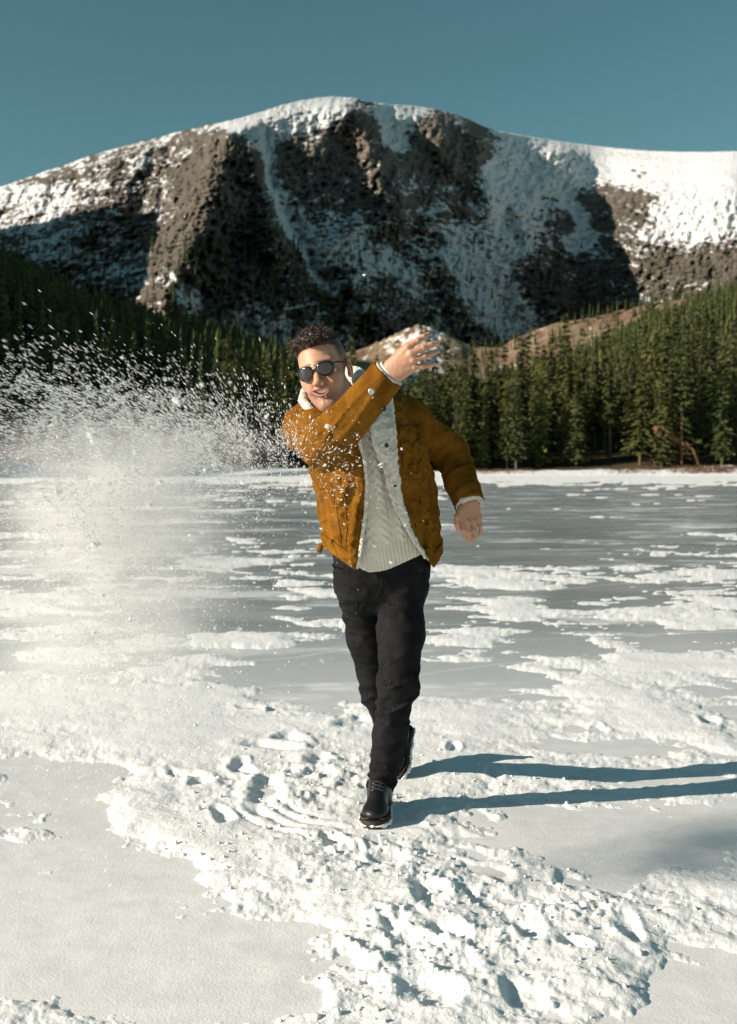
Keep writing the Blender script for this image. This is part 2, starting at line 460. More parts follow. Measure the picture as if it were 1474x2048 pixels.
# ================================================================== FROZEN LAKE
def mat_ice():
    m = Mat('lake_ice', 0.3, 0.5)
    o = m.obj()
    v = m.mapped((0.45, 0.8, 1))
    n1 = m.noise(0.9, 7, 0.62, vec=v); n2 = m.noise(9, 5, 0.65); n3 = m.noise(120, 3, 0.6)
    ice = m.ramp(n1, [(0.34, (0.24, 0.29, 0.315)), (0.5, (0.36, 0.40, 0.42)), (0.66, (0.52, 0.55, 0.56))])
    nd = m.noise(1.0, 9, 0.72, vec=m.mapped((0.34, 0.62, 1)))
    dust = m.ramp(nd, [(0.53, 0.0), (0.62, 0.75)])
    ice = m.mix(dust, ice, (0.83, 0.83, 0.82))
    # near the trodden path the ice carries a hard white crust of old snow
    sep = m.node('ShaderNodeSeparateXYZ', {0: o})
    dist = m.math('ADD', sep.outputs[1], m.math('MULTIPLY', m.math('SUBTRACT', n1, 0.5), 6.0))
    frost = m.node('ShaderNodeMapRange', {0: dist, 1: 3.6, 2: 9.0, 3: 1.0, 4: 0.0}).outputs[0]
    crust = m.ramp(n2, [(0.3, (0.71, 0.705, 0.695)), (0.65, (0.83, 0.825, 0.81))])
    crust = m.mix(m.ramp(m.noise(1.7, 6, 0.7), [(0.50, 0.0), (0.72, 0.55)]), crust, (0.62, 0.62, 0.61))
    c = m.mix(frost, ice, crust)
    cr = m.node('ShaderNodeTexWave', {'Vector': m.mapped((1, 1, 1), (0, 0, 1.15)), 'Scale': 0.35, 'Distortion': 9.0, 'Detail': 3.0, 'Detail Scale': 0.6}, bands_direction='X').outputs[1]
    c = m.mix(m.ramp(cr, [(0.988, 0.0), (0.999, 0.4)]), c, (0.84, 0.84, 0.84))
    r = m.math('ADD', m.math('MULTIPLY', frost, 0.40), m.math('MULTIPLY_ADD', dust, 0.35, 0.17))
    h = m.math('ADD', m.math('MULTIPLY', n2, 0.5), m.math('MULTIPLY', n3, 0.25))
    return m.done(c, r, m.bump(h, m.math('MULTIPLY_ADD', frost, 0.25, 0.04), 0.02))

def mat_snow():
    m = Mat('snow', 0.75, 0.3)
    n1 = m.noise(170, 3, 0.7); n2 = m.noise(38, 4, 0.65); n3 = m.noise(3.0, 4, 0.6)
    c = m.ramp(n3, [(0.3, (0.80, 0.80, 0.79)), (0.6, (0.87, 0.87, 0.86))])
    dirt = m.ramp(m.noise(2.2, 5, 0.7), [(0.62, 0.0), (0.8, 0.35)])
    c = m.mix(dirt, c, (0.64, 0.59, 0.53))
    h = m.math('ADD', m.math('MULTIPLY', n2, 1.0), m.math('MULTIPLY', n1, 0.45))
    m.set('Subsurface Weight', 0.0)
    return m.done(c, 0.75, m.bump(h, 0.45, 0.012))

# patches of snow and bare ice: (px, py, half width, half height, weight, tilt)
PATCHES = [
    (300, 1440, 330, 75, 0.75, 0.05), (120, 1395, 180, 40, 0.5, 0.0), (640, 1500, 230, 70, 0.8, 0.0), (340, 1600, 150, 70, 1.2, 0.2), (420, 1680, 80, 40, 0.9, 0.4),
    (560, 1620, 160, 110, 1.0, 0.1), (800, 1540, 230, 100, 0.8, 0.0), (760, 1720, 260, 120, 0.9, 0.3), (830, 1900, 330, 170, 0.9, 0.2), (700, 2020, 230, 80, 0.6, 0.0),
    (1120, 1830, 170, 100, 0.6, 0.6), (1230, 1960, 80, 110, 0.6, 0.5), (1400, 1760, 160, 26, 0.45, 0.25), (1400, 1880, 110, 14, 0.3, 0.1),
    (1300, 1400, 240, 75, 0.85, 0.0), (1420, 1330, 190, 36, 0.7, 0.0), (960, 1430, 160, 40, 0.6, 0.1), (1060, 1540, 190, 40, 0.75, -0.05), (1400, 1590, 110, 22, 0.5, 0.05), (1130, 1590, 120, 20, 0.5, 0.05),
    (1340, 1235, 150, 34, 0.9, -0.03), (1040, 1225, 110, 24, 0.7, 0.05), (1000, 1155, 150, 24, 0.7, 0.0), (1330, 1150, 160, 20, 0.55, 0.0), (900, 1275, 120, 18, 0.6, 0.1),
    (480, 1283, 112, 20, 1.1, 0.03), (470, 1126, 112, 9, 0.8, 0.0), (640, 1193, 60, 9, 0.7, 0.0), (100, 1205, 160, 22, 0.6, 0.1), (630, 1245, 40, 5, 0.6, 0.0), (950, 1310, 90, 10, 0.5, 0.0),
    (100, 1680, 90, 16, 0.7, 0.1), (60, 1575, 130, 14, 0.4, 0.2),
    (430, 1760, 60, 10, 0.6, 0.0), (20, 1600, 50, 10, 0.4, 0.0),
    # bare ice
    (200, 1870, 360, 130, -0.62, 0.0), (130, 1560, 150, 55, -0.7, 0.1), (600, 1350, 150, 40, -0.7, 0.0), (850, 1350, 200, 40, -0.8, 0.05), (1270, 1670, 240, 60, -0.75, -0.03), (1420, 1990, 130, 90, -0.6, 0.0),
    (1000, 1810, 90, 26, -0.5, 0.1), (300, 1520, 60, 20, -0.4, 0.0), (1250, 1490, 220, 14, -0.6, 0.0), (1000, 1380, 160, 18, -0.5, 0.0), (380, 1225, 200, 40, -0.5, 0.0), (1100, 1040, 500, 50, -0.45, 0.0), (900, 1100, 300, 22, -0.3, 0.0),
]
PITS = [(545, 1500, 60, 12, 0.1), (625, 1530, 30, 10, 0), (530, 1600, 34, 44, 0.5), (380, 1552, 40, 13, 0.2), (400, 1570, 24, 8, 0), (700, 1447, 40, 10, -0.2), (1415, 1446, 20, 9, 0), (905, 1500, 16, 8, 0),
        (990, 1550, 20, 14, 0.3), (665, 1690, 30, 16, 0.2), (640, 1560, 40, 16, 0), (770, 1720, 40, 24, 0.3), (860, 1790, 50, 26, 0.2), (980, 1750, 40, 22, 0.5), (1140, 1770, 32, 18, 0.4), (790, 1860, 40, 26, 0.2),
        (700, 1930, 50, 30, 0.1), (900, 1880, 40, 24, 0.4), (1060, 1870, 40, 26, 0.3), (1150, 1900, 30, 16, 0.3), (1260, 1870, 40, 22, 0.7), (600, 2000, 60, 30, 0.2), (860, 1990, 60, 30, 0.1), (1050, 1990, 50, 30, 0.3), (500, 1420, 30, 6, 0), (545, 1426, 16, 5, 0),
        (440, 1640, 26, 16, 0.4), (590, 1480, 30, 9, 0), (480, 1545, 30, 12, 0.3), (800, 1640, 30, 12, 0), (1200, 1460, 18, 6, 0), (480, 1375, 30, 8, 0), (1190, 1455, 14, 6, 0), (960, 1640, 30, 16, 0.5)]

def snow_height(X, Y):
    """Height of the snow surface above the ice; negative where the ice is bare."""
    pts = np.stack([X, Y, X * 0], -1)
    px, py = PIX(pts)
    far = sstep(8, 30, Y)
    wx = px + 14 * noise2(X * 3.1, Y * 3.1, 801); wy = py + 7 * noise2(X * 3.1, Y * 3.1, 802)
    W = np.full(X.shape, -0.10)
    for (cx, cy, rx, ry, a, t) in PATCHES:
        c, s = math.cos(t), math.sin(t)
        dx = wx - cx; dy = wy - cy
        u = (dx * c + dy * s) / rx; v = (-dx * s + dy * c) / ry
        W += a * np.exp(-(u * u + v * v) ** 1.5)
    W = np.clip(W, -1.0, 1.0)
    n = fbm2(X * 1.3 + 0.3 * Y, Y * 1.5, 7, 900, 0.62)
    nf = fbm2(X * 0.22, Y * 0.26, 6, 940, 0.6)
    n = n * (1 - 0.7 * far) + nf * (0.25 + 0.75 * far)
    shore = 0.9 * sstep(70, 118, Y + 14 * noise2(X / 30, Y / 60, 44))
    side = sstep(0.45, 0.9, np.abs(X) / np.maximum(Y, 0.5)) * 0.2
    nfine = fbm2(X * 7.0 + 0.2 * Y, Y * 8.0, 5, 930, 0.62)
    m = 0.80 * W + 1.50 * n + 0.42 * nfine * (1 - far) - 0.06 + shore + side - 0.10 * far
    hmax = 0.021 + 0.012 * noise2(X * 0.9, Y * 0.9, 70) + 0.030 * far
    slab = np.exp(-(((px - 330) / 170) ** 2 + ((py - 1620) / 85) ** 2) ** 1.5)
    hmax = hmax + 0.012 * slab
    h = np.clip(m * (0.020 + 0.056 * far), -0.012, None)
    h = np.where(h > 0, hmax * (1 - np.exp(-h / hmax * 2.4)), h)
    churn = np.exp(-(((px - 640) / 190) ** 2 + ((py - 1590) / 120) ** 2) ** 1.2) + np.exp(-(((px - 800) / 300) ** 2 + ((py - 1860) / 190) ** 2) ** 1.2) + 0.8 * np.exp(-((px - 1180) / 150) ** 2 - ((py - 1870) / 130) ** 2)
    churn = np.clip(churn, 0, 1) * (Y < 7)
    churn = churn * (0.35 + 0.65 * sstep(-0.25, 0.25, fbm2(X * 3, Y * 3, 3, 951)))
    pos = sstep(-0.004, 0.012, h)
    soft = 0.007 * fbm2(X * 2.2, Y * 2.6, 4, 960)
    wq = 0.12 * noise2(X * 4, Y * 4, 972)
    rgh = 0.024 * (fbm2(X * 3.6 + wq * 4, Y * 3.6, 3, 970, 0.6, ridged=True) - 0.15) + 0.0125 * fbm2(X * 13 + wq * 9, Y * 13, 4, 974, 0.62) + 0.006 * fbm2(X * 42, Y * 42, 3, 980, 0.6)
    h = h + pos * (soft + churn * rgh)
    h = h + churn * 0.010 * sstep(0.1, 0.5, fbm2(X * 16, Y * 16, 3, 990))
    jit = 0.7 * fbm2(X * 7, Y * 7, 4, 911)
    for k, (cx, cy, rx, ry, t) in enumerate(PITS):
        c, s = math.cos(t), math.sin(t)
        dx = wx - cx; dy = wy - cy
        u = (dx * c + dy * s) / (rx * 0.8) + jit; v = (-dx * s + dy * c) / (ry * 0.8) + 1.0 * noise2(X * 7 + k, Y * 7, 915)
        r2 = u * u + v * v
        h = h - pos * (0.9 + 0.3 * (cy < 1600)) * ((0.014 + 0.010 * ((k * 7) % 5) / 5) * np.exp(-r2 ** 1.5) - 0.005 * np.exp(-((np.sqrt(r2) - 1.4) / 0.45) ** 2))
    # the drag arcs left by a boot
    for rr in (0.30, 0.36, 0.42, 0.49):
        c0 = PG(720, 1600)
        d = np.abs(np.hypot(X - c0[0], (Y - c0[1])) - rr)
        ang = np.arctan2(Y - c0[1], X - c0[0])
        h = h - pos * 0.009 * np.exp(-(d / 0.014) ** 2) * sstep(-2.9, -2.6, ang) * sstep(-1.5, -1.8, ang)
    # where the boots stand
    for fx, fy in ((0.045, 3.86), (0.14, 4.40)):
        k = np.exp(-((X - fx) ** 2 / 0.14 ** 2 + (Y - fy) ** 2 / 0.2 ** 2) ** 2)
        h = h * (1 - k) + 0.012 * k
    return h

def build_ground():
    t1 = np.linspace(-0.40, 0.40, 620)
    t = np.concatenate([-(0.40 + 1.3 * np.linspace(0, 1, 50)[::-1][:-1] ** 1.5), t1, 0.40 + 1.3 * np.linspace(0, 1, 50)[1:] ** 1.5])
    iy = np.linspace(1 / 1.7, 1 / 137.0, 570)
    T, Yg = np.meshgrid(t, 1 / iy)
    X = T * Yg
    H = snow_height(X, Yg)
    V = np.stack([X, Yg, H], -1).reshape(-1, 3)
    Fq = grid_faces(*X.shape)
    keep = (H.ravel()[Fq] > -0.0035).any(1)
    Fq = Fq[keep]
    used = np.zeros(len(V), bool); used[Fq.ravel()] = True
    idx = np.cumsum(used) - 1
    me = mesh_np('snow', V[used], idx[Fq], mat_snow(), True)
    link('snow_cover', me, kind='stuff', label='crusty trampled snow lying in patches on the frozen lake', category='snow')
    # the ice sheet
    xs = np.linspace(-700, 700, 57); ys = np.concatenate([np.linspace(-260, 137, 40)])
    Xg, Yg = np.meshgrid(xs, ys)
    me = mesh_np('lake_ice', np.stack([Xg, Yg, Xg * 0], -1).reshape(-1, 3), grid_faces(*Xg.shape), mat_ice(), True)
    link('lake_ice', me, kind='structure', label='pale grey frozen lake surface')
    # ground beyond everything, down to the horizon
    g = Mat('far_ground', 0.95, 0.1)
    c = g.ramp(g.noise(0.01, 5), [(0.4, (0.10, 0.09, 0.05)), (0.6, (0.7, 0.7, 0.7))])
    me = mesh_np('ground', np.array([[-9000, -9000, -3], [9000, -9000, -3], [9000, 9000, -3], [-9000, 9000, -3]], float), np.array([[0, 1, 2, 3]]), g.done(c))
    link('ground', me, kind='structure', label='valley floor around the lake')
build_ground()

# ---- loose crumbs and clods kicked up round the trodden snow
def build_crumbs():
    rg = np.random.default_rng(31)
    t = (1 + 5 ** 0.5) / 2
    iv = np.array([[-1, t, 0], [1, t, 0], [-1, -t, 0], [1, -t, 0], [0, -1, t], [0, 1, t], [0, -1, -t], [0, 1, -t], [t, 0, -1], [t, 0, 1], [-t, 0, -1], [-t, 0, 1]]) / math.hypot(1, t)
    jf = np.array([[0, 11, 5], [0, 5, 1], [0, 1, 7], [0, 7, 10], [0, 10, 11], [1, 5, 9], [5, 11, 4], [11, 10, 2], [10, 7, 6], [7, 1, 8], [3, 9, 4], [3, 4, 2], [3, 2, 6], [3, 6, 8], [3, 8, 9], [4, 9, 5], [2, 4, 11], [6, 2, 10], [8, 6, 7], [9, 8, 1]])
    n = 2300
    G = [(620, 1600, 150, 80), (800, 1850, 240, 150), (1150, 1850, 150, 110), (450, 1690, 60, 30), (900, 1760, 150, 60), (1050, 1590, 120, 40), (640, 2000, 160, 60)]
    w = np.array([4, 5, 3, 1, 2, 1, 2.0]); k = rg.choice(len(G), n, p=w / w.sum())
    g = np.array(G)[k]
    px = g[:, 0] + rg.normal(size=n) * g[:, 2]; py = np.clip(g[:, 1] + rg.normal(size=n) * g[:, 3], 1380, 2120)
    pts = np.array([PG(a, b) for a, b in zip(px, py)])
    z = snow_height(pts[:, 0], pts[:, 1])
    s = 0.0014 + 0.0085 * rg.random(n) ** 7
    ok = z > 0.004; pts, z, s = pts[ok], z[ok], s[ok]; n = len(z)
    V = iv[None] * (1 + 0.16 * rg.normal(size=(n, 12, 1))) * (s[:, None, None]) * (0.7 + 0.6 * rg.random((n, 1, 3)))
    V = V + np.column_stack([pts[:, :2], np.maximum(z, 0) + s * 0.15])[:, None]
    F = jf[None] + (np.arange(n) * 12)[:, None, None]
    link('snow_crumbs', mesh_np('snow_crumbs', V.reshape(-1, 3), F.reshape(-1, 3), bpy.data.materials['snow'], True), kind='stuff', label='loose crumbs of snow scattered round the footprints', category='snow')
build_crumbs()
# ================================================================== CONIFERS
rng = np.random.default_rng(11)

def mat_needles(name, c0, c1):
    m = Mat(name, 0.75, 0.25)
    r = m.node('ShaderNodeObjectInfo').outputs['Random']
    n = m.noise(0.6, 3)
    c = m.mix(m.ramp(n, [(0.3, 0.0), (0.7, 1.0)]), c0, c1)
    c = m.mix(m.math('MULTIPLY', r, 0.55), c, (0.095, 0.095, 0.022))
    return m.done(c, 0.75)
NEEDLE = mat_needles('spruce_needles', (0.028, 0.042, 0.015), (0.085, 0.098, 0.03))
NEEDLE_Y = mat_needles('pale_needles', (0.08, 0.09, 0.02), (0.14, 0.14, 0.035))
def mat_bark(name, a, b):
    m = Mat(name, 0.9, 0.15)
    n = m.noise(3.0, 5, 0.65, vec=m.mapped((3, 3, 0.5)))
    return m.done(m.ramp(n, [(0.35, a), (0.65, b)]), 0.9, m.bump(n, 0.5, 0.05))
BARK = mat_bark('grey_bark', (0.075, 0.055, 0.042), (0.17, 0.135, 0.11))
BARK_R = mat_bark('reddish_bark', (0.14, 0.065, 0.036), (0.27, 0.14, 0.085))

def tube(pts, rad, n=6, cap=True):
    """Tapered tube along points -> V, F(quads)."""
    pts = np.asarray(pts, float); rad = np.broadcast_to(np.asarray(rad, float), (len(pts),))
    V = []; up = np.array([0.31, 0.77, 0.55])
    tg = np.gradient(pts, axis=0)
    for p, r, t in zip(pts, rad, tg):
        t = t / (np.linalg.norm(t) + 1e-9)
        a = np.cross(t, up); a /= np.linalg.norm(a) + 1e-9
        b = np.cross(t, a)
        an = np.arange(n) * 2 * math.pi / n
        V.append(p + r * (np.cos(an)[:, None] * a + np.sin(an)[:, None] * b))
    V = np.concatenate(V)
    F = []
    for i in range(len(pts) - 1):
        for j in range(n):
            F.append((i * n + j, i * n + (j + 1) % n, (i + 1) * n + (j + 1) % n, (i + 1) * n + j))
    if cap:
        k = len(V); V = np.vstack([V, pts[0], pts[-1]])
        for j in range(n):
            F.append((k, (j + 1) % n, j, j)); e = (len(pts) - 1) * n
            F.append((k + 1, e + j, e + (j + 1) % n, e + (j + 1) % n))
    return V, np.array(F)

def join(parts):
    Vs, Fs, o = [], [], 0
    for V, F in parts:
        Vs.append(V); Fs.append(F + o); o += len(V)
    return np.concatenate(Vs), np.concatenate(Fs)

def quads_to_tris_ok(F):     # degenerate quads (cap fans) become triangles
    F = np.asarray(F)
    return F

def crown_geo(H, R, bare, dens, clump, rg, ragged=0.25, droop=0.25):
    """Needle clumps carried by whorls of drooping boughs: triangles (V,F)."""
    V, F = [], []
    z = bare * H
    nz = int(dens * 26)
    lop = 1 + 0.25 * rg.standard_normal(8)
    for i in range(nz):
        f = (i + rg.random()) / nz
        zz = bare * H + (H * 0.985 - bare * H) * f
        rmax = R * ((1 - f) ** 0.8 * 0.93 + 0.05) * (0.55 + 0.45 * min(1, f * 6 + 0.25))
        nb = max(3, int(6 * (1 - f) + 3))
        a0 = rg.random() * 6.28
        for k in range(nb):
            a = a0 + 6.283 * k / nb + rg.normal() * 0.3
            L = rmax * (1 + ragged * rg.normal()) * lop[int(a / 0.7854) % 8]
            if L < 0.1: L = 0.1
            ns = max(2, int(L / clump * 1.5) + 1)
            for q in range(ns):
                t = (q + 0.4 + 0.5 * rg.random()) / ns
                r = L * t
                c = np.array([math.cos(a) * r, math.sin(a) * r, zz - droop * r * (0.4 + 0.6 * t) + 0.10 * L * t * t * 0.8])
                s = clump * (0.65 + 0.5 * rg.random()) * (1.1 - 0.45 * t)
                d = np.array([math.cos(a), math.sin(a), -droop]); sd = np.array([-math.sin(a), math.cos(a), 0.0])
                sd = sd + 0.5 * rg.normal(size=3); up = 0.45 * rg.normal(size=3)
                b = len(V)
                V += [c - d * s * 0.5 + up * s * 0.4, c + sd * s * 0.55 - d * s * 0.1, c + d * s * 0.85 - np.array([0, 0, 0.22 * s]), c - sd * s * 0.55 - d * s * 0.1]
                F.append((b, b + 1, b + 2, b + 3))
    V += [np.array([0.05, 0, H]), np.array([-0.10, 0.03, H - 0.7]), np.array([0.02, -0.1, H - 0.9]), np.array([0.1, 0.05, H - 0.7])]
    b = len(V) - 4; F.append((b, b + 1, b + 2, b + 3))
    return np.array(V), np.array(F)

VAR = []       # (trunk mesh, crown mesh, height, kind)
specs = [  # H, R, bare, dens, clump, ragged, kind
    (16.0, 2.1, 0.10, 1.35, 0.62, 0.26, 'spruce'), (17.5, 1.8, 0.16, 1.4, 0.58, 0.30, 'spruce'), (14.0, 1.9, 0.06, 1.25, 0.60, 0.24, 'spruce'), (18.5, 1.7, 0.24, 1.4, 0.56, 0.32, 'spruce'),
    (15.0, 1.5, 0.12, 1.35, 0.52, 0.34, 'spruce'), (12.0, 1.6, 0.05, 1.15, 0.55, 0.25, 'spruce'), (17.0, 1.9, 0.36, 1.05, 0.60, 0.40, 'pine'), (19.0, 1.8, 0.45, 1.0, 0.60, 0.42, 'pine'), (16.0, 2.0, 0.15, 1.2, 0.66, 0.30, 'pale')]
for i, (H, R, bare, dens, clump, rag, kind) in enumerate(specs):
    rg = np.random.default_rng(100 + i)
    cv, cf = crown_geo(H, R, bare, dens, clump, rg, rag, 0.30)
    zz = np.linspace(-0.6, H * 0.97, 9)
    wob = 0.07 * np.cumsum(rg.normal(size=(9, 2)), 0) * np.linspace(0, 1, 9)[:, None]
    rad = 0.17 * (H / 16) * (1 - 0.93 * np.linspace(0, 1, 9)) + 0.012
    rad[0] *= 1.35
    tv, tf = tube(np.column_stack([wob, zz]), rad, 7, False)
    parts = [(tv, tf)]
    for k in range(10):                        # dead snags on the lower trunk
        a = rg.random() * 6.28; z0 = H * (0.05 + 0.38 * rg.random()); L = 0.5 + rg.random() * 0.8
        parts.append(tube([[0, 0, z0], [math.cos(a) * L * .6, math.sin(a) * L * .6, z0 - 0.05], [math.cos(a) * L, math.sin(a) * L, z0 - 0.25]], [0.03, 0.02, 0.008], 4, False))
    tv, tf = join(parts)
    tm = mesh_np('trunk', tv, tf, BARK_R if kind == 'pine' else BARK, True)
    cm = mesh_np('crown', cv, cf, NEEDLE_Y if kind == 'pale' else NEEDLE, False)
    VAR.append((tm, cm, H, kind))

# light models for the mass of trees higher up the slopes
LOD = []
for i in range(8):
    rg = np.random.default_rng(300 + i)
    H = 8 + 10 * rg.random(); R = H * (0.085 + 0.06 * rg.random())
    V, F = [], []
    nl = 8
    for k in range(nl):
        f = k / nl
        zz = H * (0.10 + 0.88 * f); r = R * ((1 - f) ** 0.85 + 0.06)
        nb = 6 if f < 0.6 else 4
        a0 = rg.random() * 6.28
        for j in range(nb):
            a = a0 + j * 6.283 / nb + rg.normal() * 0.25
            L = r * (1 + 0.3 * rg.normal()); w = 0.55 * r + 0.12
            ca, sa = math.cos(a), math.sin(a); b = len(V)
            dz = H * 0.10
            V += [(0, 0, zz + dz), (ca * L * .55 - sa * w, sa * L * .55 + ca * w, zz - 0.1 * dz), (ca * L, sa * L, zz - 0.45 * dz), (ca * L * .55 + sa * w, sa * L * .55 - ca * w, zz - 0.1 * dz)]
            F.append((b, b + 1, b + 2, b + 3))
    LOD.append((np.array(V), np.array(F)))

def merge_trees(name, places, label, mat):
    Vs, Fs, o = [], [], 0
    for (x, y, z, s, a, k) in places:
        V, F = LOD[k]
        c, n = math.cos(a) * s, math.sin(a) * s
        W = np.column_stack([V[:, 0] * c - V[:, 1] * n + x, V[:, 0] * n + V[:, 1] * c + y, V[:, 2] * s + z])
        Vs.append(W); Fs.append(F + o); o += len(W)
    me = mesh_np(name, np.concatenate(Vs), np.concatenate(Fs), mat, False)
    return link(name, me, kind='stuff', label=label, category='forest')

FOREST = Mat('forest_needles', 0.8, 0.2)
FOREST = FOREST.done(FOREST.mix(FOREST.ramp(FOREST.noise(0.11, 2), [(0.35, 0.0), (0.65, 1.0)]), (0.028, 0.042, 0.015), (0.095, 0.102, 0.03)))

def px_of(x, y): return CXP + F_PX * x / y

LOOK = {0: 'full', 1: 'tall narrow', 2: 'broad low-branched', 3: 'tall thin bare-footed', 4: 'slender ragged', 5: 'short bushy', 6: '', 7: '', 8: ''}
N_TREE = 0
def plant(x, y, z, var, s, label, group, lean=0.03):
    global N_TREE
    tm, cm, H, kind = VAR[var]
    nm = 'pine_tree' if kind == 'pine' else 'spruce_tree'
    if LOOK[var]: label = LOOK[var] + ' ' + label; group = LOOK[var] + ' trees: ' + group
    t = empty(nm, (x, y, z), label=label, category='tree', group=group)
    t.rotation_euler = (lean * rng.normal(), lean * rng.normal(), rng.random() * 6.28)
    t.scale = (s * (0.92 + 0.2 * rng.random()),) * 2 + (s,)
    link('trunk', tm, t); link('crown', cm, t)
    N_TREE += 1

# sunlit stand along the far shore
taken = []
def free(x, y, d):
    for (a, b) in taken:
        if (a - x) ** 2 + (b - y) ** 2 < d * d: return False
    taken.append((x, y)); return True
for row, (ylo, yhi, n, dmin) in enumerate([(142, 150, 34, 1.6), (150, 164, 52, 2.0), (164, 190, 74, 2.4)]):
    k = 0; tries = 0
    while k < n and tries < 6000:
        tries += 1
        px = rng.uniform(770, 1560); y = rng.uniform(ylo, yhi); x = (px - CXP) / F_PX * y
        if px < 860 and rng.random() < 0.4: continue
        if not free(x, y, dmin): continue
        kinds = [0, 1, 2, 3, 4, 5, 0, 1, 3] if row else [0, 1, 2, 4, 5, 5, 2, 6]
        v = int(rng.choice(kinds)); s = rng.uniform(0.66, 1.16)
        if px < 1000: s *= 0.92
        lab, grp = [('sunlit dark green spruce in the front row at the snowy shore', 'front row of spruces at the sunlit shore'),
                    ('sunlit dark green spruce just behind the front row at the shore', 'spruces behind the front row on the sunlit shore'),
                    ('sunlit spruce deep in the stand at the foot of the hillside', 'spruces deep in the sunlit stand')][row]
        if VAR[v][3] == 'pine': lab, grp = 'slender pine with bare reddish lower trunk at the sunlit shore', 'bare trunked pines at the sunlit shore'
        plant(x, y, float(hill_r_z(px, y)) - 0.1, v, s, lab, grp)
        k += 1
# the pale yellow-green ones and the two red trunks
for (px, y, v, s, lab, grp) in [(1073, 146, 8, 0.95, 'bushy yellow-green conifer standing out among the dark shore spruces', 'yellow-green conifers'),
                                (1013, 147, 8, 0.80, 'bushy yellow-green conifer standing out among the dark shore spruces', 'yellow-green conifers'),
                                (1310, 144, 7, 0.97, 'pine with tall bare red-brown trunk beside the fallen branches', 'red-trunked pines beside the fallen branches'),
                                (1363, 143, 7, 0.90, 'pine with tall bare red-brown trunk beside the fallen branches', 'red-trunked pines beside the fallen branches')]:
    plant((px - CXP) / F_PX * y, y, float(hill_r_z(px, y)) - 0.1, v, s, lab, grp, 0.01)
# shaded stand on the other side, its front trees catching the sun
for row, (ylo, yhi, n, dmin) in enumerate([(141, 152, 40, 1.8), (152, 200, 74, 2.8)]):
    k = 0; tries = 0
    while k < n and tries < 6000:
        tries += 1
        px = rng.uniform(-90, 800); y = rng.uniform(ylo, yhi); x = (px - CXP) / F_PX * y
        if not free(x, y, dmin): continue
        v = int(rng.choice([0, 1, 2, 3, 4, 5])); s = rng.uniform(0.62, 0.98)
        lab, grp = [('spruce at the edge of the ice below the shaded hillside', 'spruces at the ice edge below the shaded hillside'),
                    ('dark spruce standing in the shade on the lower slope', 'dark spruces on the shaded lower slope')][row]
        plant(x, y, float(hill_l_z(px, y)) - 0.1, v, s, lab, grp)
        k += 1
for px, topy, y in [(168, 668, 190), (208, 640, 192), (300, 632, 196), (341, 622, 200), (275, 660, 194), (373, 676, 188), (460, 690, 186), (447, 700, 180), (505, 705, 182), (520, 700, 190)]:
    z = float(hill_l_z(px, y)); ztop = float(P(px, topy, y)[2]); v = [4, 0, 1, 3, 4][px % 5]
    plant((px - CXP) / F_PX * y, y, z - 0.1, v, max(0.5, (ztop - z) / VAR[v][2]), 'spruce rising above its neighbours on the shaded lower slope', 'tallest spruces on the shaded lower slope')

def scatter(n, lo, hi, ylo, yhi, zf, smin, smax, prob=None):
    out = []
    while len(out) < n:
        y = math.sqrt(rng.uniform(ylo ** 2, yhi ** 2)); px = rng.uniform(lo, hi)
        if prob is not None and rng.random() > prob(px, y): continue
        out.append(((px - CXP) / F_PX * y, y, float(zf(px, y)) - 0.3, rng.uniform(smin, smax), rng.random() * 6.28, int(rng.integers(0, 8))))
    return out
merge_trees('forest', scatter(2100, 760, 1700, 188, 640, hill_r_z, 0.7, 1.12, lambda px, y: 0.25 if (px < 1180 and y > 420) else 1.0), 'dense sunlit conifer forest climbing the hillside', FOREST)
merge_trees('forest', scatter(2500, -420, 770, 195, 500, hill_l_z, 0.7, 1.1), 'dark conifer forest on the shaded hillside', FOREST)
merge_trees('forest', scatter(620, 640, 1560, 670, 800, mor_z, 0.25, 0.8, lambda px, y: 0.05 if px < 960 else (0.4 if px < 1180 else 1.0)), 'scattered conifers on the brown moraine', FOREST)
sx, sy, sz, stt = SIDE; sh = []
ii = np.column_stack(np.nonzero((stt > 0.12) & (stt < 0.93) & (sy > 60)))
for i, j in ii[rng.integers(0, len(ii), 1100)]:
    f = rng.random(); i2 = min(i + 1, sx.shape[0] - 1)
    q = [(1 - f) * a[i, j] + f * a[i2, j] for a in (sx, sy, sz)]
    sh.append((q[0] + rng.normal(), q[1], q[2] - 0.8, rng.uniform(0.6, 1.0), rng.random() * 6.28, int(rng.integers(0, 8))))
merge_trees('forest', sh, 'conifers covering the steep hill beside the lake', FOREST)
mt = []
for k in range(900):
    px = rng.uniform(-40, 1480); py = rng.uniform(470, 690)
    if rng.random() > float(sstep(-0.1, 0.35, fbm2(np.array([px / 70]), np.array([py / 45]), 3, 66)[0] + 0.1 + 0.3 * (py > 560))): continue
    y = mountain_depth(px, py); p = P(px, py, y)
    mt.append((p[0], p[1], p[2] - 1, rng.uniform(0.7, 1.25), rng.random() * 6.28, int(rng.integers(0, 8))))
for k in range(500):                       # krummholz on the sunlit flank
    px = rng.uniform(0, 480); py = float(interp(px, CREST)) + 8 + rng.random() ** 1.3 * 110
    if rng.random() > float(sstep(-0.05, 0.3, fbm2(np.array([px / 60]), np.array([py / 25]), 3, 67)[0])): continue
    y = mountain_depth(px, py); p = P(px, py, y)
    mt.append((p[0], p[1], p[2] - 1, rng.uniform(0.3, 0.6), rng.random() * 6.28, int(rng.integers(0, 8))))
merge_trees('forest', mt, 'sparse conifers on the lower cliffs of the mountain', FOREST)

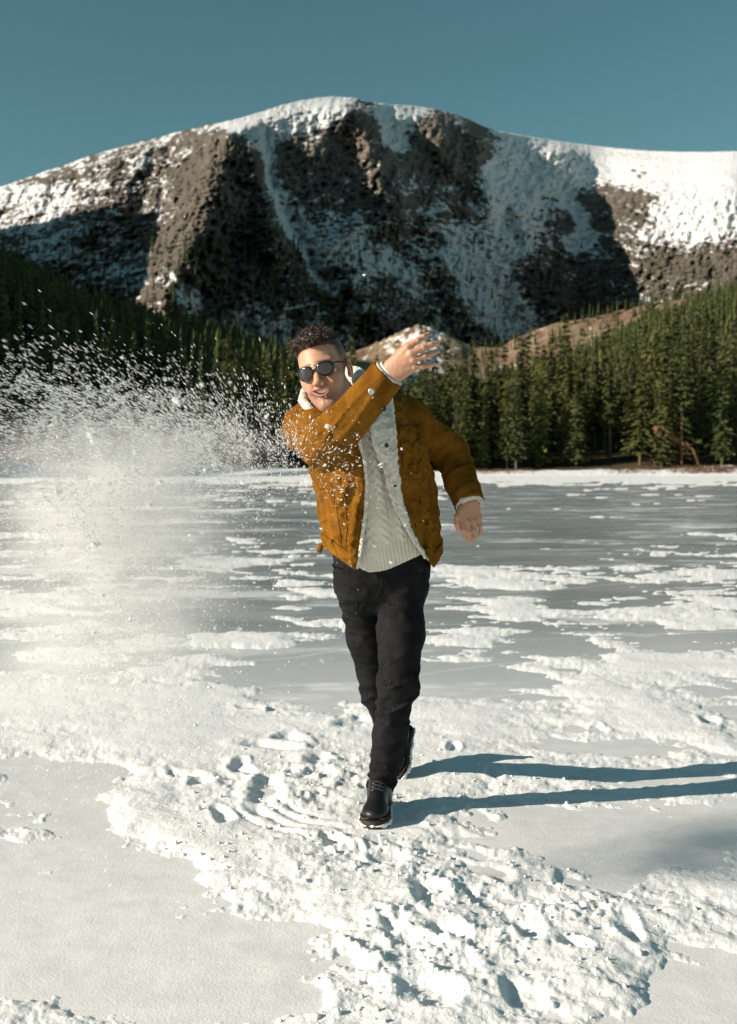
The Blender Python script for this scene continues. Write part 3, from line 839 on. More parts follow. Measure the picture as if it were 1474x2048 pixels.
# ---- dry red-brown brush on the bank and a fallen tree between the red trunks
def build_brush():
    m = Mat('dry_brush', 0.9, 0.1); c = m.ramp(m.noise(0.7, 3), [(0.35, (0.13, 0.055, 0.03)), (0.65, (0.27, 0.16, 0.09))]); mat = m.done(c, 0.9)
    for cx, wpx, n, tall, lab in [(1420, 75, 420, 0.6, 'low red-brown dry brush on the bank below the tall pines'), (1255, 45, 160, 0.4, 'short strip of rusty dry brush beside the snowy hollow'), (990, 60, 160, 0.4, 'thin strip of rusty dry brush under the yellow-green conifers')]:
        rg = np.random.default_rng(cx); V = []; F = []
        for k in range(n):
            px = cx + rg.normal() * wpx * 0.6; y = rg.uniform(138.5, 141.5); x = (px - CXP) / F_PX * y; z = float(hill_r_z(px, y)) - 0.1
            for q in range(2):
                a = rg.normal(size=2) * 0.28; h = tall * rg.uniform(0.5, 1.1); b = len(V); w = 0.035
                V += [(x - w, y, z), (x + w, y, z), (x + a[0] + w * .4, y + a[1], z + h), (x + a[0] - w * .4, y + a[1], z + h)]
                F.append((b, b + 1, b + 2, b + 3)); x += rg.normal() * 0.15
        o = link('dry_brush', mesh_np('dry_brush', V, F, mat, False), kind='stuff', label=lab, category='brush')
    t = empty('fallen_tree', ((1345 - CXP) / F_PX * 142.5, 142.5, 3.2), label='broken tree with rust-brown boughs hung up between two red-trunked pines', category='fallen tree')
    V, F = tube([(-2.6, 0.2, 3.0), (-0.8, 0, 2.4), (1.0, 0, 1.4), (2.6, -0.2, 0.3), (3.6, -0.3, -2.4)], [0.07, 0.12, 0.15, 0.17, 0.20], 8)
    link('trunk', mesh_np('trunk', V, F, BARK_R, True), t)
    rg = np.random.default_rng(3); V = []; F = []
    for k in range(320):
        f = rg.random(); c = np.array([-2.3 + 4.2 * f, 0, 2.9 - 2.2 * f]) + rg.normal(size=3) * np.array([0.3, 0.35, 0.33]) - np.array([0, 0, 0.25]); s = rg.uniform(0.14, 0.34)
        a, b2 = rg.normal(size=(2, 3)); a /= np.linalg.norm(a); b2 /= np.linalg.norm(b2); b = len(V)
        V += [c - a * s, c + b2 * s * .5, c + a * s, c - b2 * s * .5]; F.append((b, b + 1, b + 2, b + 3))
    link('boughs', mesh_np('boughs', V, F, mat, False), t)
build_brush()
# ================================================================== IMPLICIT SURFACES (clothes, skin, boots)
def v3(*a): return np.array(a, np.float32)
def rcone(p, a, b, r1, r2):
    a = np.asarray(a, np.float32); b = np.asarray(b, np.float32)
    ba = b - a; pa = p - a
    t = np.clip(pa @ ba / float(ba @ ba), 0, 1)
    return np.sqrt(((pa - t[:, None] * ba) ** 2).sum(1)) - (r1 + (r2 - r1) * t)
def chain(p, pts, rads, k=0.0):
    d = None
    for a, b, r1, r2 in zip(pts[:-1], pts[1:], rads[:-1], rads[1:]):
        e = rcone(p, a, b, r1, r2)
        d = e if d is None else (np.minimum(d, e) if k == 0 else smin(d, e, k))
    return d
def ell(p, c, r):
    q = p - np.asarray(c, np.float32); r = np.asarray(r, np.float32)
    k0 = np.sqrt(((q / r) ** 2).sum(1)) + 1e-6; k1 = np.sqrt(((q / (r * r)) ** 2).sum(1)) + 1e-6
    return k0 * (k0 - 1) / k1
def smin(a, b, k):
    h = np.clip(0.5 + 0.5 * (b - a) / k, 0, 1)
    return b + (a - b) * h - k * h * (1 - h)
def smax(a, b, k): return -smin(-a, -b, k)
def poly2(x, y, pts):
    """Signed distance to a polygon (negative inside)."""
    pts = np.asarray(pts, float); n = len(pts)
    d = np.full(x.shape, 1e18); ins = np.zeros(x.shape, bool)
    for i in range(n):
        ax, ay = pts[i]; bx, by = pts[(i + 1) % n]
        ex, ey = bx - ax, by - ay
        t = np.clip(((x - ax) * ex + (y - ay) * ey) / (ex * ex + ey * ey), 0, 1)
        d = np.minimum(d, (x - ax - t * ex) ** 2 + (y - ay - t * ey) ** 2)
        if ay != by:
            ins ^= ((ay > y) != (by > y)) & (x < ex * (y - ay) / (by - ay) + ax)
    d = np.sqrt(d)
    return np.where(ins, -d, d)
def zsweep(p, T, pw=2.4):
    """Column of super-elliptic sections, T rows: z, cx, cy, half width, half depth, yaw (z ascending)."""
    z = p[:, 2]
    cx, cy, a, b, w = (np.interp(z, T[:, 0], T[:, i]) for i in range(1, 6))
    dx = p[:, 0] - cx; dy = p[:, 1] - cy
    c, s = np.cos(w), np.sin(w)
    u = dx * c + dy * s; v = -dx * s + dy * c
    k = (np.abs(u / a) ** pw + np.abs(v / b) ** pw) ** (1 / pw)
    r = np.hypot(u, v)
    d = (r - r / np.maximum(k, 1e-4)) * 0.9
    d = np.where(k < 0.05, -np.minimum(a, b), d)
    return smax(d, np.maximum(T[0, 0] - z, z - T[-1, 0]), 0.02)

def surface_nets(D, lo, h):
    s = D < 0
    c = np.zeros([n - 1 for n in D.shape], np.uint8)
    offs = [(a, b, e) for a in (0, 1) for b in (0, 1) for e in (0, 1)]
    nx, ny, nz = D.shape
    for (a, b, e) in offs: c += s[a:nx - 1 + a, b:ny - 1 + b, e:nz - 1 + e]
    I, J, K = np.nonzero((c > 0) & (c < 8))
    vid = np.full(c.shape, -1, np.int32); vid[I, J, K] = np.arange(len(I))
    acc = np.zeros((len(I), 3)); cnt = np.zeros(len(I))
    for i, o1 in enumerate(offs):
        for o2 in offs[i + 1:]:
            df = [abs(o1[k] - o2[k]) for k in range(3)]
            if sum(df) != 1: continue
            d1 = D[I + o1[0], J + o1[1], K + o1[2]]; d2 = D[I + o2[0], J + o2[1], K + o2[2]]
            m = (d1 < 0) != (d2 < 0)
            t = np.where(m, d1 / np.where(m, d1 - d2, 1), 0)
            for k in range(3): acc[:, k] += np.where(m, o1[k] + t * (o2[k] - o1[k]), 0)
            cnt += m
    V = (np.column_stack([I, J, K]) + acc / cnt[:, None]) * h + np.asarray(lo)
    F = []
    for ax in range(3):
        sl1 = [slice(None)] * 3; sl2 = [slice(None)] * 3
        sl1[ax] = slice(0, -1); sl2[ax] = slice(1, None)
        A = s[tuple(sl1)]; B = s[tuple(sl2)]
        E = np.column_stack(np.nonzero(A != B))
        b1, b2 = [(1, 2), (2, 0), (0, 1)][ax]
        E = E[(E[:, b1] > 0) & (E[:, b2] > 0) & (E[:, b1] < D.shape[b1] - 1) & (E[:, b2] < D.shape[b2] - 1)]
        q = []
        for d1, d2 in ((-1, -1), (0, -1), (0, 0), (-1, 0)):
            e = E.copy(); e[:, b1] += d1; e[:, b2] += d2
            q.append(vid[e[:, 0], e[:, 1], e[:, 2]])
        q = np.column_stack(q)
        flip = ~A[E[:, 0], E[:, 1], E[:, 2]]
        q[flip] = q[flip][:, ::-1]
        F.append(q)
    F = np.concatenate(F)
    return V, F[(F >= 0).all(1)]

def mesh_sdf(f, lo, hi, h, B=8, margin=0.004):
    lo = np.asarray(lo, float); hi = np.asarray(hi, float)
    nb = np.ceil((hi - lo) / (h * B)).astype(int)
    cen = lo + (np.stack(np.meshgrid(*[np.arange(n) for n in nb], indexing='ij'), -1).reshape(-1, 3) + 0.5) * h * B
    dc = f(cen.astype(np.float32))
    act = np.abs(dc) < h * B * 0.87 * 1.35 + margin
    D = np.repeat(np.repeat(np.repeat(dc.reshape(nb), B, 0), B, 1), B, 2)
    D = np.pad(D, ((0, 1),) * 3, mode='edge').astype(np.float32)
    D = np.where(D < 0, -1.0, 1.0).astype(np.float32)
    ids = np.nonzero(act)[0]
    bi = np.stack(np.unravel_index(ids, nb), -1)
    g = np.arange(B + 1)
    L = np.stack(np.meshgrid(g, g, g, indexing='ij'), -1).reshape(-1, 3)
    for c0 in range(0, len(ids), 400):
        bb = bi[c0:c0 + 400]
        ij = (bb[:, None, :] * B + L[None]).reshape(-1, 3)
        d = f((lo + ij * h).astype(np.float32))
        D[ij[:, 0], ij[:, 1], ij[:, 2]] = d
    return surface_nets(D, lo, h)

def relax(V, F, it=1, w=0.5):
    for _ in range(it):
        acc = np.zeros_like(V); n = np.zeros(len(V))
        for k in range(4):
            a = F[:, k]; b = F[:, (k + 1) % 4]
            np.add.at(acc, a, V[b]); np.add.at(n, a, 1)
            np.add.at(acc, b, V[a]); np.add.at(n, b, 1)
        V = V * (1 - w) + w * acc / np.maximum(n, 1)[:, None]
    return V

def fold(p, a, b, fl, fr, seed):
    """Cloth folds that run round a limb from a to b: noise quick along it, slow round it."""
    a = np.asarray(a, float); b = np.asarray(b, float)
    ax = (b - a) / np.linalg.norm(b - a)
    q = p - a; t = q @ ax
    rad = q - t[:, None] * ax
    n = noise3(np.column_stack([rad * fr, t * fl]) @ np.eye(4, 3) + np.column_stack([t * fl * 0.9, t * fl * 0.35, t * fl * 0.2]), seed)
    return n
# ================================================================== THE MAN THROWING SNOW
ROOT_P = np.array([0.03, 3.98, 0.0])
person = empty('person', tuple(ROOT_P), label='laughing person in brown corduroy jacket flinging snow with one raised arm', category='person')
def pmesh(name, V, F, mat, parent=None, smooth=True, attrs=None, **props):
    return link(name, mesh_np(name, np.asarray(V) - ROOT_P, F, mat, smooth, attrs), parent or person, **props)
def pt(px, py, y): return P(px, py, y).astype(np.float32)
def pixm(p):
    """pixels and metres-per-pixel at each point"""
    a, b = PIX(p.astype(np.float64)); return a, b, p[:, 1] / F_PX
def px_poly(p, pts):
    a, b, s = pixm(p); return poly2(a, b, pts) * s
def hit(px, py, f, y0, y1, n=400):
    ys = np.linspace(y0, y1, n); q = P(np.full(n, px), np.full(n, py), ys).astype(np.float32)
    i = np.nonzero(f(q) < 0)[0]
    return P(px, py, ys[i[0]]) if len(i) else P(px, py, (y0 + y1) / 2)

# ---- skeleton (photo pixel, depth in metres)
R_SH, R_EL, R_WR = pt(620, 856, 3.62), pt(652, 890, 3.36), pt(774, 752, 3.28)
L_SH, L_EL, L_WR = pt(813, 842, 3.90), pt(905, 908, 4.00), pt(939, 1008, 3.86)
L_HIP, L_KN, L_AN = pt(808, 1165, 3.96), pt(795, 1370, 3.86), pt(762, 1585, 3.99)
R_HIP, R_KN, R_AN = pt(716, 1165, 3.98), pt(757, 1388, 4.11), pt(795, 1500, 4.47)

# torso sections: py, centre px, centre depth, half width, half depth, yaw
SEC = [(1165, 764, 3.96, 0.184, 0.138, 0.25), (1130, 766, 3.95, 0.192, 0.148, 0.32), (1100, 768, 3.93, 0.200, 0.155, 0.40), (1050, 761, 3.91, 0.208, 0.162, 0.52), (1000, 754, 3.89, 0.213, 0.166, 0.62),
       (950, 744, 3.86, 0.217, 0.168, 0.70), (900, 735, 3.83, 0.219, 0.166, 0.76), (860, 724, 3.80, 0.212, 0.155, 0.78), (830, 714, 3.78, 0.175, 0.130, 0.76), (805, 706, 3.76, 0.112, 0.100, 0.70), (785, 700, 3.74, 0.078, 0.082, 0.6)]
def sections(dw, dd):
    rows = []
    for py, px, y, a, b, w in SEC:
        c = P(px, py, y); rows.append((c[2], c[0], c[1], a + dw, b + dd, w))
    return np.array(sorted(rows))
T_J, T_S, T_B = sections(0.004, 0.004), sections(-0.026, -0.024), sections(-0.05, -0.04)

# ------------------------------------------------------------------ materials
def mat_cord(name):
    m = Mat(name, 0.95, 0.02)
    n = m.noise(9, 6, 0.7); n2 = m.noise(90, 4, 0.65); n3 = m.noise(30, 4, 0.6, vec=m.mapped((1, 1, 0.35)))
    w = m.node('ShaderNodeTexWave', {'Vector': m.mapped((1, 0.6, 0.03)), 'Scale': 150.0, 'Distortion': 0.6, 'Detail': 1.0}, bands_direction='X').outputs[1]
    c = m.ramp(n, [(0.25, (0.078, 0.029, 0.004)), (0.5, (0.155, 0.062, 0.0075)), (0.78, (0.26, 0.115, 0.015))])
    c = m.mix(m.ramp(n3, [(0.4, 0.0), (0.75, 0.35)]), c, (0.30, 0.145, 0.024))
    h = m.math('ADD', m.math('MULTIPLY', w, 0.25), n2)
    return m.done(c, 0.9, m.bump(h, 0.35, 0.003))
CORD = mat_cord('brown_corduroy')
def mat_fleece():
    m = Mat('cream_fleece', 0.95, 0.1)
    v = m.node('ShaderNodeTexVoronoi', {'Vector': m.obj(), 'Scale': 190.0}).outputs[0]
    n = m.noise(80, 4, 0.7)
    c = m.mix(m.ramp(n, [(0.35, 0.0), (0.7, 1.0)]), (0.60, 0.55, 0.47), (0.80, 0.76, 0.69))
    m.set('Sheen Weight', 0.3)
    return m.done(c, 0.95, m.bump(m.math('SUBTRACT', n, v), 0.7, 0.006))
FLEECE = mat_fleece()
def mat_knit():
    m = Mat('cream_knit', 0.9, 0.15)
    n = m.noise(170, 3, 0.6); n2 = m.noise(9, 3)
    w = m.node('ShaderNodeTexWave', {'Vector': m.obj(), 'Scale': 120.0, 'Distortion': 2.0}, bands_direction='Z').outputs[1]
    c = m.mix(m.ramp(n2, [(0.35, 0.0), (0.65, 1.0)]), (0.66, 0.61, 0.52), (0.76, 0.72, 0.63))
    return m.done(c, 0.9, m.bump(m.math('ADD', n, m.math('MULTIPLY', w, 0.7)), 0.5, 0.003))
KNIT = mat_knit()
def mat_denim():
    m = Mat('black_denim', 0.9, 0.03)
    n = m.noise(14, 5, 0.6); w = m.noise(420, 2, 0.5, vec=m.mapped((1, 1, 0.35)))
    c = m.ramp(n, [(0.3, (0.009, 0.009, 0.010)), (0.6, (0.016, 0.0158, 0.017)), (0.8, (0.027, 0.0265, 0.028))])
    c = m.mix(m.ramp(w, [(0.5, 0.0), (0.8, 0.3)]), c, (0.035, 0.034, 0.036))
    return m.done(c, 0.75, m.bump(w, 0.3, 0.002))
DENIM = mat_denim()
def mat_skin():
    m = Mat('skin', 0.5, 0.35)
    c = m.attr('col', False)
    n = m.noise(110, 4, 0.6); n2 = m.noise(25, 3)
    c = m.mix(m.ramp(n2, [(0.35, 0.0), (0.7, 0.22)]), c, (0.50, 0.20, 0.13))
    m.set('Subsurface Weight', 0.05); m.set('Subsurface Radius', (0.012, 0.005, 0.003)); m.set('Subsurface Scale', 0.5)
    return m.done(c, 0.5, m.bump(n, 0.15, 0.002))
SKIN = mat_skin()
def plain(name, c, rough=0.5, metal=0.0, spec=0.5, scale=40, var=0.25):
    m = Mat(name, rough, spec); n = m.noise(scale, 4)
    d = tuple(x * (1 - var) for x in c)
    m.set('Metallic', metal)
    return m.done(m.mix(m.ramp(n, [(0.3, 0.0), (0.7, 1.0)]), d, c), rough, m.bump(n, 0.1, 0.002))
HAIR = plain('dark_brown_hair', (0.040, 0.020, 0.012), 0.45, 0, 0.5, 60, 0.5)
LEATHER = plain('black_leather', (0.012, 0.0115, 0.0115), 0.42, 0, 0.4, 120, 0.4)
RUBBER = plain('boot_sole_rubber', (0.018, 0.015, 0.013), 0.7)
PACKED = plain('packed_snow', (0.84, 0.83, 0.81), 0.8, 0, 0.3, 200, 0.1)
METAL = plain('dull_metal', (0.55, 0.53, 0.50), 0.35, 1.0)
DARKMETAL = plain('dark_snap', (0.03, 0.03, 0.035), 0.35, 0.6)
LENS = plain('dark_lens', (0.018, 0.013, 0.016), 0.06, 0.0, 0.9, 3, 0.1)
TEETH = plain('teeth', (0.80, 0.77, 0.70), 0.25, 0, 0.5, 20, 0.05)

# ------------------------------------------------------------------ jacket field
def jacket_raw(p):
    d = zsweep(p, T_J)
    ra = chain(p, [R_SH, R_EL, R_WR], [0.083, 0.072, 0.053], 0.03)
    la = chain(p, [L_SH, L_EL, L_WR], [0.078, 0.061, 0.053], 0.03)
    d = smin(d, rcone(p, pt(700, 808, 3.74), R_SH, 0.075, 0.082), 0.05)
    d = smin(d, rcone(p, pt(712, 808, 3.75), L_SH, 0.07, 0.076), 0.05)
    f1 = fold(p, R_SH, R_EL, 16, 5, 3); f2 = fold(p, R_EL, R_WR, 26, 7, 4); f3 = fold(p, L_SH, L_EL, 22, 6, 5); f4 = fold(p, L_EL, L_WR, 26, 7, 6)
    def crz(n): return np.clip(1 - 3.2 * np.abs(n), -0.2, 1.0)
    # long pulled creases along the raised sleeve, rings at elbow and cuff
    def along(a, b, fr, seed):
        ax = (b - a) / np.linalg.norm(b - a); q = p - a; t = q @ ax
        return noise3((q - 0.86 * t[:, None] * ax) * fr, seed)
    e1 = np.exp(-((p - R_EL) ** 2).sum(1) / 0.02); e2 = np.exp(-((p - L_EL) ** 2).sum(1) / 0.02)
    ra = ra - 0.0075 * crz(along(R_EL, R_WR, 30, 14)) * (0.55 + 0.45 * e1) - 0.0045 * crz(f2) * (0.15 + e1) - 0.0025 * crz(f1)
    la = la - 0.0085 * crz(f3) * (0.45 + e2) - 0.006 * crz(f4) * (0.4 + e2) - 0.003 * crz(along(L_SH, L_EL, 24, 15))
    # vertical drape of the body
    q = p * np.float32(1.0)
    n1 = noise3(np.column_stack([q[:, 0] * 19 + q[:, 1] * 9, q[:, 1] * 13, q[:, 2] * 2.8]), 7)
    n2 = noise3(np.column_stack([q[:, 0] * 30 + q[:, 2] * 18, q[:, 1] * 22, q[:, 2] * 24 - q[:, 0] * 12]), 8)
    d = d - 0.0105 * crz(n1) - 0.0055 * crz(n2)
    d = smin(d, ra, 0.03)
    return smin(d, la, 0.022)
J_LEFT = [(745, 800), (722, 862), (719, 887), (729, 918), (734, 965), (731, 1028), (725, 1068), (719, 1112), (711, 1150)]     # edge of the lit panel
J_RIGHT = [(783, 795), (784, 808), (788, 856), (796, 950), (805, 1012), (821, 1059), (849, 1110), (866, 1145)]               # edge of the other panel
F_IN = [(722, 800), (740, 856), (752, 906), (768, 940), (777, 981), (790, 1018), (815, 1062), (846, 1110), (860, 1145)]          # inner edge of the fleece facing
OPEN = J_LEFT + J_RIGHT[::-1]
OPEN = [(735, 770)] + J_LEFT[1:] + [(780, 1190)] + J_RIGHT[::-1] + [(770, 770)]
HEM = [(560, 1085), (640, 1092), (660, 1105), (712, 1142), (760, 1150), (800, 1140), (852, 1120), (868, 1136), (878, 1122), (900, 1110)]
def center_y(p): return np.interp(p[:, 2], T_J[:, 0], T_J[:, 2])
def sleeve_cut(p, el, wr, ext):
    ax = (wr - el) / np.linalg.norm(wr - el)
    return (p - wr) @ ax - ext
def not_on_arm(p):
    """how far from both arms (so the front opening never cuts a sleeve)"""
    return np.minimum(chain(p, [R_SH, R_EL, R_WR], [0.10, 0.092, 0.07]), chain(p, [L_SH, L_EL, L_WR], [0.095, 0.09, 0.07]))
def jacket(p):
    d = jacket_raw(p)
    px, py, s = pixm(p)
    front = p[:, 1] - (center_y(p) + 0.02)
    op = np.maximum(np.maximum(poly2(px, py, OPEN) * s, front), -not_on_arm(p) + 0.0)
    sh = np.maximum(d, -(d + 0.012))
    sh = np.maximum(sh, -op)
    sh = np.maximum(sh, (py - np.interp(px, [h[0] for h in HEM], [h[1] for h in HEM])) * s)
    sh = np.maximum(sh, -rcone(p, pt(688, 800, 3.70), pt(655, 740, 3.58), 0.088, 0.10))
    cr = np.where(rcone(p, R_EL, R_WR + (R_WR - R_EL) * 0.3, 0.09, 0.075) < 0.012, sleeve_cut(p, R_EL, R_WR, 0.010), -1.0)
    cl = np.where(rcone(p, L_EL, L_WR + (L_WR - L_EL) * 0.3, 0.09, 0.07) < 0.010, sleeve_cut(p, L_EL, L_WR, 0.004), -1.0)
    return np.maximum(sh, np.maximum(cr, cl))
JLO, JHI = np.array([-0.36, 3.18, 0.90]), np.array([0.45, 4.16, 1.58])
V, F = mesh_sdf(jacket, JLO, JHI, 0.0056)
jacket_o = pmesh('jacket', V, F, CORD, label='golden brown corduroy jacket worn open')
def jpart(name, f, lo, hi, h, mat, parent=None, **kw):
    V, F = mesh_sdf(f, lo, hi, h); return pmesh(name, V, F, mat, parent or jacket_o, **kw)
def box_of(pts, y0, y1, m=8):
    a = np.array([P(px, py, y) for (px, py) in pts for y in (y0, y1)]); k = m / 560
    lo = a.min(0) - k; hi = a.max(0) + k; lo[1] = y0; hi[1] = y1
    return lo, hi
def patch(poly, off, th, back=0.0):
    def f(p):
        d = jacket_raw(p)
        return np.maximum(np.maximum(np.maximum(np.abs(d - off) - th, px_poly(p, poly)), p[:, 1] - center_y(p) - back), -not_on_arm(p))
    return f

# fleece facing along the open edge
FACE = [(q[0], q[1]) for q in F_IN] + [(q[0] + 2, q[1]) for q in J_RIGHT[::-1]]
def facing(p):
    d = jacket_raw(p)
    n = noise3(p * 120, 31) * 0.0018 + noise3(p * 50, 32) * 0.0012
    e = np.abs(d + 0.001) - 0.012 - n
    px, py, s = pixm(p)
    e = smax(e, poly2(px + 3 * noise3(p * 70, 33), py, FACE) * s - 0.002, 0.008)
    hem = (py - np.interp(px, [h[0] for h in HEM], [h[1] for h in HEM]) + 3) * s
    return np.maximum(np.maximum(e, hem), p[:, 1] - center_y(p))
lo, hi = box_of(FACE, 3.5, 3.95)
jpart('fleece_facing', facing, lo, hi, 0.0032, FLEECE, label='cream fleece lining turned out along the open edge')
EDGE = [(q[0] - 4, q[1]) for q in J_LEFT[1:]] + [(q[0] + 4, q[1]) for q in J_LEFT[1:][::-1]]
def edging(p):
    d = jacket_raw(p)
    e = np.abs(d + 0.004) - 0.007 - 0.0025 * noise3(p * 90, 34)
    return np.maximum(np.maximum(smax(e, px_poly(p, EDGE), 0.004), p[:, 1] - center_y(p)), px_poly(p, [(600, 700), (900, 700), (900, 1138), (600, 1138)]))
lo, hi = box_of(EDGE, 3.5, 3.95)
jpart('fleece_edging', edging, lo, hi, 0.0032, FLEECE)
# waistband, plackets, pocket and flap on the jacket
def jhem(px): return float(np.interp(px, [h[0] for h in HEM], [h[1] for h in HEM]))
WB_L = [(x, jhem(x) - 27) for x in (640, 665, 690, 716)] + [(x, jhem(x) - 2) for x in (712, 690, 665, 640)]
WB_R = [(868, 1105), (850, 1085), (852, 1118), (868, 1133), (876, 1118), (884, 1110), (884, 1085)]
for poly in (WB_L, WB_R):
    lo, hi = box_of(poly, 3.65, 4.0); jpart('waistband', patch(poly, 0.002, 0.0035, 0.05), lo, hi, 0.0036, CORD)
PLK = [(700, 900), (710, 930), (714, 970), (711, 1030), (705, 1075), (697, 1108), (710, 1120), (718, 1075), (725, 1030), (728, 970), (722, 925), (712, 895)]
lo, hi = box_of(PLK, 3.5, 3.95); jpart('front_placket', patch(PLK, 0.0015, 0.0028), lo, hi, 0.0034, CORD)
FLAP = [(797, 852), (842, 846), (846, 866), (822, 884), (799, 872)]
POCK = [(800, 878), (822, 890), (844, 872), (851, 930), (806, 936)]
for nm, poly, off in (('pocket', POCK, 0.0012), ('pocket_flap', FLAP, 0.0035)):
    lo, hi = box_of(poly, 3.55, 3.95); jpart(nm, patch(poly, off, 0.0028), lo, hi, 0.0034, CORD)
SEAM = [[(660, 965), (672, 1010), (680, 1060), (684, 1100)], [(676, 945), (690, 1000), (694, 1050), (690, 1112)], [(850, 958), (820, 962), (800, 960)]]
for sm in SEAM:
    pts = []
    for (a, b) in zip(sm[:-1], sm[1:]):
        for t in np.linspace(0, 1, 6)[:-1 if b != sm[-1] else 6]:
            pts.append(hit(a[0] + (b[0] - a[0]) * t, a[1] + (b[1] - a[1]) * t, jacket_raw, 3.4, 4.05))
    tv, tf = tube(np.array(pts), 0.0035, 6); pmesh('stitched_seam', tv, tf, CORD, jacket_o)
# snaps and buttons
def disc(c, nrm, r, th, n=14):
    nrm = nrm / np.linalg.norm(nrm); a = np.cross(nrm, [0.2, 0.3, 0.9]); a /= np.linalg.norm(a); b = np.cross(nrm, a)
    rings = [(1.0, 0.0), (1.0, 0.55), (0.8, 1.0), (0.45, 0.8)]
    an = np.arange(n) * 2 * math.pi / n
    V = np.concatenate([c + r * k * (np.cos(an)[:, None] * a + np.sin(an)[:, None] * b) + nrm * th * t for k, t in rings] + [(c + nrm * th * 0.75)[None]])
    F = []
    for i in range(3):
        for j in range(n): F.append((i * n + j, i * n + (j + 1) % n, (i + 1) * n + (j + 1) % n, (i + 1) * n + j))
    for j in range(n): F.append((3 * n + j, 3 * n + (j + 1) % n, 4 * n, 4 * n))
    return V, np.array(F)
def grad(f, c, e=0.004):
    c = np.asarray(c, np.float32); q = np.array([c + d * e for d in np.eye(3)] + [c - d * e for d in np.eye(3)], np.float32)
    v = f(q); g = v[:3] - v[3:]; return g / (np.linalg.norm(g) + 1e-9)
for (px, py, r, fld, mt, nm) in [(768, 818, 0.0075, facing, DARKMETAL, 'snap_button'), (773, 891, 0.0075, facing, DARKMETAL, 'snap_button'), (790, 971, 0.006, facing, DARKMETAL, 'snap_button'), (801, 868, 0.008, jacket_raw, DARKMETAL, 'snap_button'),
                                 (702, 1123, 0.008, jacket_raw, METAL, 'snap_button'), (743, 783, 0.011, jacket_raw, METAL, 'cuff_button'), (722, 1040, 0.006, jacket_raw, METAL, 'snap_button')]:
    c = hit(px, py, fld, 3.15, 4.0, 900); n = -np.array([0, 1, 0]) * 0.4 + grad(jacket_raw, c) * 0.6
    dv, df = disc(c - n * 0.001, n, r, 0.004); pmesh(nm, dv, df, mt, jacket_o)
# little strap at the side seam
sv, sf = tube([P(664, 1092, 3.93), P(652, 1088, 3.92), P(642, 1092, 3.91), P(637, 1104, 3.91)], [0.010, 0.011, 0.012, 0.010], 8)
pmesh('side_strap', sv, sf, CORD, jacket_o)

# fleece cuffs and sweater sleeves
def ring(el, wr, r, th, ext0, ext1, seed, amp):
    ax = (wr - el) / np.linalg.norm(wr - el)
    def f(p):
        t = (p - wr) @ ax
        rad = np.sqrt((((p - wr) - t[:, None] * ax) ** 2).sum(1))
        d = np.abs(rad - r) - th - amp * noise3(p * 95, seed)
        return smax(d, np.maximum(ext0 - t, t - ext1), 0.005)
    return f
jpart('fleece_cuff', ring(R_EL, R_WR, 0.0460, 0.0050, -0.03, 0.0135, 41, 0.0010), R_WR - 0.09, R_WR + 0.09, 0.0028, FLEECE)
jpart('fleece_cuff', ring(L_EL, L_WR, 0.0470, 0.0045, -0.03, 0.008, 42, 0.0008), L_WR - 0.09, L_WR + 0.09, 0.0028, FLEECE)

# collar: a thick fleece roll round the neck
COLL = [(606, 801, 3.57), (620, 823, 3.54), (642, 839, 3.53), (668, 844, 3.54)]
COLR = [(668, 832, 3.56), (700, 830, 3.60), (724, 800, 3.62), (727, 768, 3.66), (712, 750, 3.74), (685, 745, 3.80), (640, 745, 3.82), (612, 783, 3.74), (606, 801, 3.60)]
def collar(p):
    d = np.minimum(chain(p, [pt(*c) for c in COLL], [0.014, 0.019, 0.020, 0.020]), chain(p, [pt(*c) for c in COLR], [0.022, 0.026, 0.031, 0.033, 0.03, 0.026, 0.022, 0.018, 0.016]))
    return d - 0.002 * noise3(p * 110, 51) - 0.002 * noise3(p * 45, 52)
jpart('collar', collar, [-0.28, 3.44, 1.36], [0.08, 3.92, 1.66], 0.0034, FLEECE, label='cream fleece collar standing round the neck')

# ------------------------------------------------------------------ sweater
SWH = [(600, 1120), (700, 1120), (712, 1130), (725, 1140), (740, 1145), (760, 1143), (777, 1139), (815, 1122), (845, 1108), (880, 1095)]
def sweater(p):
    d = zsweep(p, T_S)
    px, py, s = pixm(p)
    u = (px - 762 + (1000 - py) * 0.16) * s     # across, following the lean of the body
    z = p[:, 2]
    rib = sstep(1085, 1092, py + (px - 770) * 0.20)
    zig = np.abs(((z / 0.062) % 1.0) - 0.5) * 2           # cables
    cab = 0
    for c0 in (-0.062, 0.0, 0.062):
        for sg in (-1, 1):
            x0 = c0 + sg * 0.013 * (zig - 0.5) * 2
            cab = cab + np.exp(-((u - x0) / 0.0075) ** 2)
    strip = np.cos(u / 0.0062 * 0.9)
    lines = np.cos(u / 0.0135 * 2 * math.pi)
    d = d - (1 - rib) * (0.0070 * np.minimum(cab, 1.15) + 0.0008 * lines) - rib * 0.0030 * lines
    d = d - 0.004 * noise3(np.column_stack([p[:, 0] * 9, p[:, 1] * 9, p[:, 2] * 5]), 61)
    d = np.maximum(d, -(d + 0.012))
    d = np.maximum(d, (py - np.interp(px, [h[0] for h in SWH], [h[1] for h in SWH])) * s)
    return np.maximum(d, -rcone(p, pt(690, 800, 3.70), pt(655, 720, 3.58), 0.075, 0.09))
V, F = mesh_sdf(sweater, [-0.24, 3.55, 0.90], [0.26, 4.12, 1.50], 0.0050)
sweater_o = pmesh('sweater', V, F, KNIT, label='cream cable-knit sweater with ribbed hem')
